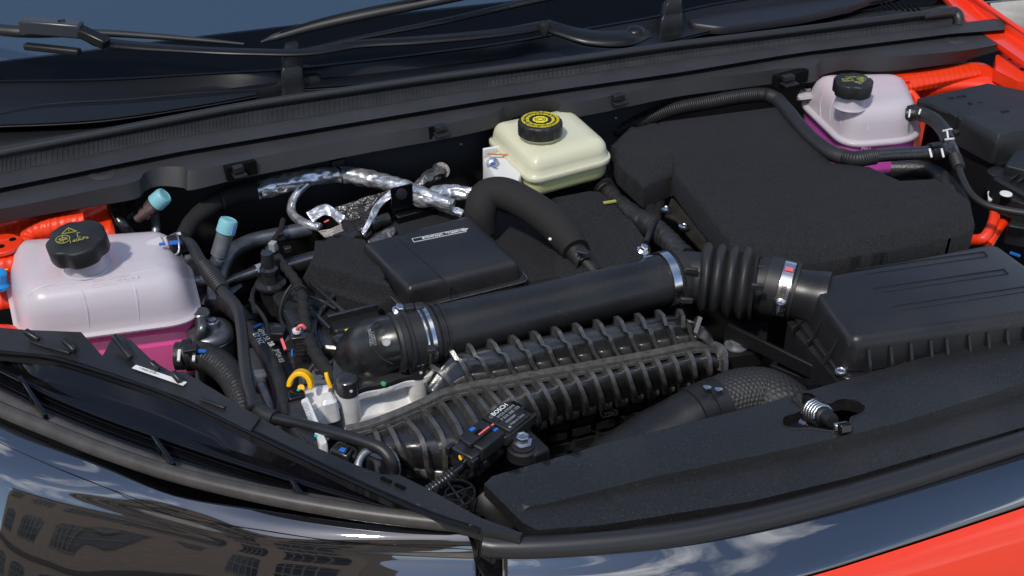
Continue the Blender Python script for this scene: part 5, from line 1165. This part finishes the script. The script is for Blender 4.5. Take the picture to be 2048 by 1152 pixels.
cw = thing('sensor_cable', 'ribbed black cable sleeve with yellow and red wires leaving the sensor plug', 'cable', (900, 945, -3))
tube('yellow_wire', [(922, 905, -1.6), (920, 915, -1.8), (928, 925, -2.2)], .16, M['yellow'], cw, seg=8)
tube('red_wire', [(926, 908, -1.8), (928, 916, -2), (930, 924, -2.2)], .13, M['pinkm'], cw, seg=8)
tube('tape_wrap', [(930, 920, -2.2), (922, 934, -2.5), (908, 946, -2.8)], [.45, .6, .62], M['gloss'], cw)
tube('ribbed_sleeve', [(912, 943, -2.8), (890, 960, -3.2), (860, 980, -3.6), (835, 995, -4)], .62, M['shine'], cw, corr=(.42, .2))

# ================================================================ bellows
bw = thing('bellows_hose', 'black rubber bellows between the duct and the air filter box', 'bellows', (1450, 560, -2))
tube('left_cuff', [(1342, 556, .8), (1370, 553, .8), (1405, 556, .8)], [3.4, 3.25, 3.3], M['rubber'], bw, seg=48)
lathe('cuff_ring', (1348, 555, .8), DD, [(3.4, -.3), (3.75, -.2), (3.75, .9), (3.5, 1.0)], M['rubber'], bw, seg=48)
cpth = [(1398, 555, .8), (1420, 557, .8), (1450, 561, .8), (1480, 565, .8), (1510, 569, .8)]
tube('pleated_section', cpth, [4.0, 4.1], M['rubber'], bw, seg=56, corr=(1.62, 1.25), sharp=70)
tube('right_cuff', [(1500, 567, .8), (1535, 571, .7), (1562, 577, .6), (1588, 583, .6)], [3.2, 3.6, 3.45, 3.2], M['rubber'], bw, seg=48)
lathe('cuff_ring', (1532, 570, .75), WD, [(3.4, -.1), (3.85, 0), (3.85, 1.6), (3.5, 1.7)], M['rubber'], bw, seg=48)
lathe('cuff_ring', (1585, 582, .6), WD, [(3.3, -.1), (3.7, 0), (3.7, .4), (3.3, .5)], M['rubber'], bw, seg=48)
for u, v, z in ((1520, 535, 4), (1514, 572, 4.2), (1382, 540, 4.0), (1372, 600, 2)): bar('stiffening_lug', (u-12, v, z-.2), (u+14, v+2, z-.3), .5, .8, M['rubber'], bw, .15)

# ================================================================ braided duct behind the slam panel
bd = thing('braided_duct', 'black duct with woven sleeve and riveted clamp beneath the slam cover', 'duct', (1420, 820, -6))
tube('bell', [(1150, 1010, -12), (1230, 950, -11), (1310, 890, -9), (1370, 846, -7.4), (1420, 822, -6.8)], [1.5, 4.6, 4.2, 3.6, 3.5], M['plastic2'], bd, seg=40)
lathe('clamp_collar', (1385, 836, -7), W(1450, 808, -6.6)-W(1385, 836, -7), [(3.5, 0), (3.7, .1), (3.7, 1.9), (3.55, 2.0), (3.7, 2.1), (3.7, 3.9), (3.5, 4.0)], M['plastic2'], bd, seg=48)
tube('woven_sleeve', [(1440, 812, -6.7), (1480, 800, -6.5), (1525, 798, -6.5), (1570, 822, -7), (1600, 860, -9)], [3.5, 3.7, 3.7, 3.6, 3.4], mat('braid', (.02, .021, .022), .55), bd, seg=132, disp=(lambda s, a: .16*abs(math.sin(s*5.2+(math.pi/2 if int(a*7.002) % 2 else 0)))*abs(math.sin(a*22)), .07), sharp=180)
for u, v in ((1414, 776), (1437, 780)): lathe('rivet', (u, v, -2.4), Z, [(.5, 0), (.45, .2), (.2, .3)], M['steel'], bd, seg=16)
# lower dark bay details on the right
t = thing('chassis_bracket', 'dark bracket with round washer and nut right of the manifold', 'bracket', (1475, 700, -8))
loft('bracket_arm', [(1440, 720, -7), (1530, 705, -7), (1540, 640, -7), (1450, 655, -7)], [(0, -2), (.1, 0)], 1.0, M['dark'], t)
lathe('washer', (1472, 692, -6.9), Z, [(1.5, 0), (1.5, .15), (.9, .2), (.9, .8), (.5, .9)], M['alu2'], t, seg=26)
tag(bar('frame_rail', (1455, 660, -5), (1690, 775, -5), .5, 2.0, M['dark'], None, .1), 'thin dark frame edge below the air filter box', 'frame rail')
tag(bar('frame_rail', (1540, 740, -8), (1690, 800, -8), .5, 2.0, M['dark'], None, .1), 'lower dark frame edge in front of the braided duct', 'frame rail')
# ================================================================ slam panel cover
sc_ = thing('slam_panel_cover', 'wide matte black front cover with three lobed latch opening', 'front cover', (1500, 920, -1))
SO = [(968, 968), (985, 952), (1200, 890), (1500, 815), (1690, 760), (1900, 700), (2160, 625), (2160, 820), (2000, 868), (1700, 955), (1500, 1003), (1300, 1035), (1200, 1050), (1075, 1060), (1045, 1045)]
HL = [(1563, 842), (1570, 832), (1591, 826), (1603, 818), (1597, 808), (1586, 798), (1589, 788), (1605, 784), (1626, 788), (1643, 801), (1660, 806), (1673, 800), (1690, 797), (1716, 802), (1731, 814), (1724, 827), (1703, 835), (1699, 848), (1690, 859), (1660, 862), (1622, 857), (1584, 857), (1567, 851)]
RU = [(1030, 1019), (1100, 1005), (1300, 955), (1600, 893), (1800, 845), (2048, 766), (2200, 714)]
def sz(u, v):
    w_ = lint([(1030, 4), (1200, 12), (1300, 14), (1600, 20), (2200, 24)], u)
    f = (v-lint(RU, u))/w_
    f = max(0, min(1, f)); f = f*f*(3-2*f) if False else f
    z = -w_/17*f-.3*max(0, min(1, (v-lint(RU, u)-w_)/70)) if u > 1030 else 0
    e = v-lint([(985, 952), (1200, 890), (1500, 815), (1690, 760), (2160, 625)], u)
    return z-.25*max(0, min(1, (1-(e)/30)))
EX = [[(u, lint(RU, u)) for u in range(1060, 2150, 9)], [(u, lint(RU, u)+lint([(1030, 4), (1200, 12), (1300, 14), (1600, 20), (2200, 24)], u)) for u in range(1060, 2150, 9)]]
terrain('cover_sheet', SO, sz, M['cover'] if 'cover' in M else mat('grained_front_cover', (.014, .014, .0145), .40, spec=.5, bump=[('n', 500, .4, .001)], var=(300, .3), rvar=.0, dust=.6), sc_, st=12, holes=[HL], skirt=1.6, sharp=11, extra=EX)
P_ = [W(u, v, .02) for u, v in HL]; P_ = P_+[P_[0]]
tube('opening_lip', [p for p in P_], .1, M['plastic2'], sc_, seg=8, n=3)
mk('opening_floor', [W(1540, 880, -5), W(1760, 860, -5), W(1740, 770, -5), W(1560, 770, -5)], [(0, 1, 2, 3)], M['gloss'], sc_)
ls = thing('bonnet_latch', 'metal spring and striker standing in the three lobed opening', 'latch', (1655, 840, -3))
la, lb_ = W(1626, 822, -2), W(1690, 856, .8); ld = (lb_-la).normalized()
sp = []; lx = ld.cross(Z).normalized(); ly = ld.cross(lx)
for i in range(5*12+1):
    a = 2*math.pi*i/12; r_ = 1.5-.3*i/60
    sp.append(la+ld*(i/60*.024)+(lx*math.cos(a)+ly*math.sin(a))*r_/100)
tube('coil_spring', sp, .17, M['zinc'], ls, seg=10, n=1)
lathe('striker_pin', la, ld, [(.7, 0), (.7, 2.4), (1.1, 2.5), (1.1, 2.9), (.9, 3.1), (.85, 4.2), (.7, 4.5)], M['dark'], ls, seg=28)
bar('cap_edge', lb_-ld*.012+ly*-.0, lb_-ld*.004, 1.7, .8, M['zinc'], ls, .2)
bar('cap_front', lb_-ld*.004, lb_+ld*.004, 1.5, 1.1, M['gloss'], ls, .2)
lathe('small_screw', (1607, 846, -3.5), Z, [(.6, 0), (.55, .2), (.3, .3)], M['zinc'], ls, seg=16)

# crosshair disc
cx = thing('crosshair_disc', 'round grey grid with crosshair rings at the front corner of the manifold', 'vent disc', (911, 985, -1))
dc0 = W(911, 987, -1.5)
strokes('rings', [circ(0, 0, 2.0, 48), circ(0, 0, 1.05, 36), [(-2, 0), (2, 0)], [(0, -2), (0, 2)]], dc0, (LAT+REAR*.15).normalized(), (REAR-LAT*.15).normalized(), .17, M['plastic2'], cx, lift=.15)
lathe('backing_cup', dc0-Z*.02, Z, [(2.0, -1.5), (2.0, .3), (1.9, .3), (1.85, -1)], M['dark'], cx, seg=36)
tag(tube('corner_pillar', [(965, 985, -3), (985, 1010, -4), (1010, 1050, -6)], [2.0, 2.2, 2.2], M['dark']), 'dark corner pillar between the disc and the front cover', 'pillar')

# ================================================================ headlamp assembly at the left
hl = thing('headlamp', 'glossy black headlamp housing with rails and a smooth lens along the lower left', 'headlamp', (400, 950, -3))
UH = [-80, 0, 100, 208, 347, 521, 700, 860, 960]
lA = [(-80, 690), (0, 700), (120, 712), (243, 752), (378, 800), (465, 842), (600, 908), (700, 955), (860, 1025), (960, 1058), (1050, 1075)]
lB = [(-80, 705), (21, 752), (139, 811), (312, 873), (486, 932), (691, 993), (800, 1022), (900, 1040), (960, 1052)]
lC = [(-80, 742), (0, 778), (80, 818), (194, 866), (312, 912), (347, 920), (521, 967), (700, 998), (860, 1024), (960, 1045)]
lS = [(-80, 775), (0, 818), (104, 861), (208, 902), (250, 917), (347, 948), (521, 990), (700, 1022), (860, 1042), (949, 1050)]
lL = [(-80, 800), (0, 843), (100, 888), (208, 932), (347, 990), (521, 1018), (700, 1044), (860, 1060), (962, 1070)]
lK = [(-80, 908), (0, 950), (132, 995), (278, 1026), (382, 1057), (520, 1092), (700, 1112), (860, 1118), (975, 1120)]
def rr_(L, z, us=UH, d=0): return [(u, lint(L, u)+d, z if not callable(z) else z(u)) for u in us]
Surf([rr_(lA, .0), rr_(lA, -.8, d=4), rr_(lB, -2.6, d=-24), rr_(lB, -2.6, d=-3)], lin=True).mesh('inner_channel', M['gloss'], hl, na=3, nb=4)
Surf([rr_(lB, -2.7), rr_(lB, -3.4, d=6), [(u, lint(lB, u)*.5+lint(lC, u)*.5, -3.2) for u in UH], rr_(lC, -2.9)], lin=True).mesh('outer_channel', M['gloss'], hl, na=3, nb=4)
tube('rail', [(u, lint(lB, u), -2.2) for u in UH], .22, M['gloss'], hl, seg=10)
tube('rail', [(u, lint(lA, u)+6, .0) for u in UH], .2, M['gloss'], hl, seg=10)
for d, z in ((10, -3.0), (17, -3.0), (23, -2.9)): tube('fine_rail', [(u, min(lint(lB, u)+d, lint(lC, u)-1), z) for u in UH[:8]], .06, M['gloss'], hl, seg=6)
Surf([rr_(lC, -2.6), rr_(lC, -2.1, d=6), rr_(lS, -1.9, d=-14), rr_(lS, -2.4, d=-4)], lin=True).mesh('grey_flange', mat('warm_grey_flange', (.085, .075, .068), .5, var=(40, .3), bump=grain), hl, na=3, nb=4)  # matte warm grey with uneven tone
for a, b in (((42, 760), (93, 838)), ((307, 878), (349, 936)), ((583, 966), (607, 1000))):
    bar('cross_rib', (a[0], a[1], -1.9), (b[0], b[1], -1.7), .5, 1.4, M['gloss'], hl, .1)
zK = lambda u: -6.0
LN = Surf([rr_(lL, -3.6), [(u, lint(lL, u)*.62+lint(lK, u)*.38, -4.3) for u in UH], [(u, lint(lL, u)*.25+lint(lK, u)*.75, -5.2) for u in UH], rr_(lK, -6.0), rr_(lK, -7.3, d=34), rr_(lK, -10.5, d=110), rr_(lK, -15, d=210), rr_(lK, -21, d=330)])
lens = mat('dark_clear_lens', (.006, .006, .008), .02, coat=1, spec=1, dust=.12)
lens.node_tree.nodes['Principled BSDF'].inputs['IOR'].default_value = 1.7; lens.node_tree.nodes['Principled BSDF'].inputs['Coat IOR'].default_value = 2.2
LN.mesh('lens', lens, hl, na=6, nb=6, solid=.003)
tube('lens_line', [(u, lint(lL, u)+lint([(0, 42), (700, 42), (960, 30)], u), -4.35+.05) for u in UH], .05, M['gloss'], hl, seg=6)

# mounting shroud above the lamp
ms = thing('lamp_shroud', 'matte black lamp mounting shroud with raised fins and white sticker in front of the tank', 'shroud', (250, 740, -1))
MS = [(-80, 648), (55, 660), (60, 660), (162, 664), (205, 712), (226, 672), (240, 669), (262, 680), (305, 722), (345, 745), (365, 742), (430, 780), (470, 805), (520, 835), (500, 862), (440, 832), (378, 800), (243, 752), (120, 712), (0, 700), (-80, 690)]
terrain('shroud_sheet', MS, lambda u, v: .2-.5*max(0, (lint([(0, 690), (150, 700), (243, 735), (400, 790)], u)-14-v)/40), M['plastic2'], ms, st=9, skirt=1.6, sharp=30)
for a, b in (((50, 662), (78, 680)), ((126, 678), (150, 702)), ((228, 672), (262, 716)), ((300, 724), (318, 740)), ((345, 744), (362, 764))):
    bar('raised_fin', (a[0], a[1], 1.3), (b[0], b[1], .6), .7, .8, M['plastic2'], ms, .2)
for a, b in (((58, 680), (85, 690)), ((85, 690), (140, 705)), ((400, 797), (450, 815))): bar('raised_bead', (a[0], a[1], .5), (b[0], b[1], .5), .5, .3, M['plastic2'], ms, .1)
bar('sticker', (268, 733, .42), (370, 768, .42), .7, .05, M['print_w'], ms, 0)
text('sticker_print', '< PA66-GF30 >', (276, 737, .47), W(370, 768, .4)-W(268, 733, .4), .45, M['print_g'], ms)
# long strip continuing to the front corner
st_ = thing('front_strip', 'long matte black strip running from the lamp shroud to the front corner', 'trim strip', (760, 950, -1))
SI = [(440, 828), (520, 835), (600, 880), (700, 925), (760, 948), (800, 950), (860, 980), (960, 1035), (1045, 1066), (1040, 1074), (960, 1060), (860, 1028), (700, 960), (600, 910), (500, 866)]
terrain('strip_sheet', SI, lambda u, v: -.2, M['plastic2'], st_, st=10, skirt=1.4)
for u, v in ((762, 955), (790, 968)): bar('slot', (u, v, .0), (u+20, v+9, .0), .35, .2, M['void'], st_, 0)
t = thing('harness_clip', 'black harness clip with blue paint below the throttle body', 'clip', (695, 905, -3))
bar('clip_body', (668, 900, -2.5), (705, 915, -2.5), 1.8, 1.6, M['shine'], t, .3)
for i in range(3): bar('clip_tooth', (690+i*8, 908+i*4, -1.6), (698+i*8, 896+i*4, -1.6), .25, .5, M['plastic2'], t, .05)
bar('blue_mark', (680, 898, -1.5), (692, 902, -1.5), .6, .2, M['blue'], t, .05)
t = tag(tube('steel_ring', [W(755, 935, -3)+((LAT*math.cos(a*.5236)+(Z*.6+REAR*.8)*math.sin(a*.5236))*.021) for a in range(13)], .45, M['alu2'], seg=14), 'bright metal ring beside the front end of the manifold', 'ring')

# ================================================================ front seals
fs_ = thing('front_seal', 'round black rubber seal along the upper edge of the headlamp, left', 'rubber seal', (450, 975, -2), 'front bonnet seals')
tube('seal_bulb', [(u, lint(lS, u), -1.6) for u in (-80, 0, 104, 208, 347, 521, 700, 860, 950)], .85, mat('sunlit_seal_rubber', (.055, .05, .046), .42, bump=[('n', 800, .15, .0005)], var=(60, .2)), fs_, seg=24)  # warmer, lighter rubber than the right seal: sunlight painted into the colour
fs2 = thing('front_seal', 'round black rubber seal along the front cover edge, right', 'rubber seal', (1500, 1040, -2), 'front bonnet seals')
lR = [(968, 1090), (1000, 1094), (1100, 1093), (1250, 1082), (1400, 1062), (1600, 1018), (1800, 962), (2000, 898), (2150, 850)]
tube('seal_bulb', [(u, v, -2.2) for u, v in lR], 1.15, M['seal'], fs2, seg=28)
tube('seal_foot', [(u, v-19, -2.6) for u, v in lR[1:]], .5, M['dark'], fs2, seg=12)

# ================================================================ glossy grille panel and bumper
UR = [1005, 1100, 1250, 1400, 1600, 1800, 2000, 2150]
lP = offl(lR, 20)
lQ = [(1005, 1210), (1100, 1212), (1250, 1205), (1400, 1195), (1605, 1152), (1800, 1092), (2000, 1026), (2150, 975)]
gp = thing('grille_panel', 'piano black front panel mirroring the sky above the red bumper', 'front panel', (1500, 1110, -5))
GP = Surf([rr_(lP, -3.4, UR), [(u, lint(lP, u)*.6+lint(lQ, u)*.4, -4.3-.006*(2150-u)*.1) for u in UR], rr_(lQ, lambda u: -6.6, UR, d=-3), rr_(lQ, lambda u: -7.4, UR)])
GP.mesh('panel_skin', lens, gp, na=8, nb=8, solid=.003)
tube('panel_edge', [(u, lint(lP, u)+1, -3.3) for u in UR], .14, M['gloss'], gp, seg=10)
bp_ = thing('bumper', 'bright orange red front bumper skin at the lower right corner', 'bumper', (1850, 1130, -8))
Surf([rr_(lQ, -7.2, UR, d=7), rr_(lQ, -7.1, UR, d=11), rr_(lQ, -9.6, UR, d=70), rr_(lQ, -15, UR, d=170), rr_(lQ, -24, UR, d=300)]).mesh('bumper_skin', M['red'], bp_, na=6, nb=6, solid=.003)
tag(loft('centre_gap_strip', [(930, 1060, -3.4), (962, 1064, -3.4), (1025, 1180, -6), (1000, 1190, -6)], [(0, -2), (0, 0)], .2, M['gloss']), 'narrow black strip in the gap between headlamp and front panel', 'gap strip')
tag(loft('cheek_liner', [(940, 1036, -1.2), (1060, 1076, -1.2), (985, 1082, -1.2), (955, 1064, -1.2)], [(0, -4), (.1, 0)], .4, M['gloss']), 'small glossy black triangle where the two front seals meet', 'corner trim')

# ================================================================ street behind the camera: seen in the paint
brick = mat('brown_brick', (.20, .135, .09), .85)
n = brick.node_tree.nodes; l = brick.node_tree.links; bt_ = n.new('ShaderNodeTexBrick'); tcn = n.new('ShaderNodeTexCoord'); mpp_ = n.new('ShaderNodeMapping')
mpp_.inputs['Rotation'].default_value = (R(90), 0, 0)
l.new(tcn.outputs['Object'], mpp_.inputs[0]); l.new(mpp_.outputs[0], bt_.inputs['Vector']); bt_.inputs['Scale'].default_value = 4
bt_.inputs['Color1'].default_value = (.72, .52, .36, 1); bt_.inputs['Color2'].default_value = (.56, .40, .28, 1); bt_.inputs['Mortar'].default_value = (.10, .08, .06, 1)  # brick colours raised to stand in for sunlight missing on this facade
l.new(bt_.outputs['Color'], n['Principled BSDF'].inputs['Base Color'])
fc = thing('brick_building', 'brown brick building with arched windows mirrored in the headlamp lens', 'building', (0, 0, 0))
fc.location = Vector((-6, -12, -.9)); ORG[fc.name] = fc.location.copy()
BX0, BX1, BY, BZ0, BZ1 = -27.0, -3.5, -12.0, -.9, 11.5
def bbox_(name, x0, x1, y0, y1, z0, z1, m, par): return box(name, Vector(((x0+x1)/2, (y0+y1)/2, (z0+z1)/2)), Vector(((x1-x0)/2, 0, 0)), Vector((0, (y1-y0)/2, 0)), Vector((0, 0, (z1-z0)/2)), m, par, 0)
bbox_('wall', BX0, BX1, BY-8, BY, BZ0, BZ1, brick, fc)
bbox_('cornice', BX0-.2, BX1+.2, BY-.2, BY+.35, BZ1-.5, BZ1+.1, mat('pale_stone', (.35, .30, .24), .8), fc)
bbox_('string_course', BX0, BX1, BY, BY+.15, 3.2, 3.5, mat('dark_stone', (.12, .10, .08), .8), fc)
gwin = mat('dark_window_glass', (.02, .025, .03), .08)
cream = mat('cream_window_bars', (.35, .31, .22), .6)
for zz, hh_ in ((.2, 2.6), (4.2, 2.6), (7.9, 2.4)):
    for i in range(5):
        x = BX0+2.5+i*4.7; n_a = 10
        pts = [(x-1.5, zz), (x+1.5, zz)]+[(x+1.5*math.cos(math.pi*k/n_a), zz+hh_*.75+.45*math.sin(math.pi*k/n_a)) for k in range(n_a+1)]
        vv = [Vector((a, BY+.03, b)) for a, b in pts]+[Vector((a, BY+.005, b)) for a, b in pts]; N_ = len(pts)
        wn = mk('window', vv, [tuple(range(N_)), tuple(range(N_, 2*N_))[::-1]]+[(k, (k+1) % N_, N_+(k+1) % N_, N_+k) for k in range(N_)], gwin, fc, smooth=False)
        for dx_ in (-.9, -.3, .3, .9): bbox_('glazing_bar', x+dx_-.04, x+dx_+.04, BY+.03, BY+.09, zz, zz+hh_*.85, cream, wn)
        for dz_ in (.0, .25, .5, .75): bbox_('glazing_bar', x-1.5, x+1.5, BY+.032, BY+.085, zz+hh_*dz_, zz+hh_*dz_+.07, cream, wn)
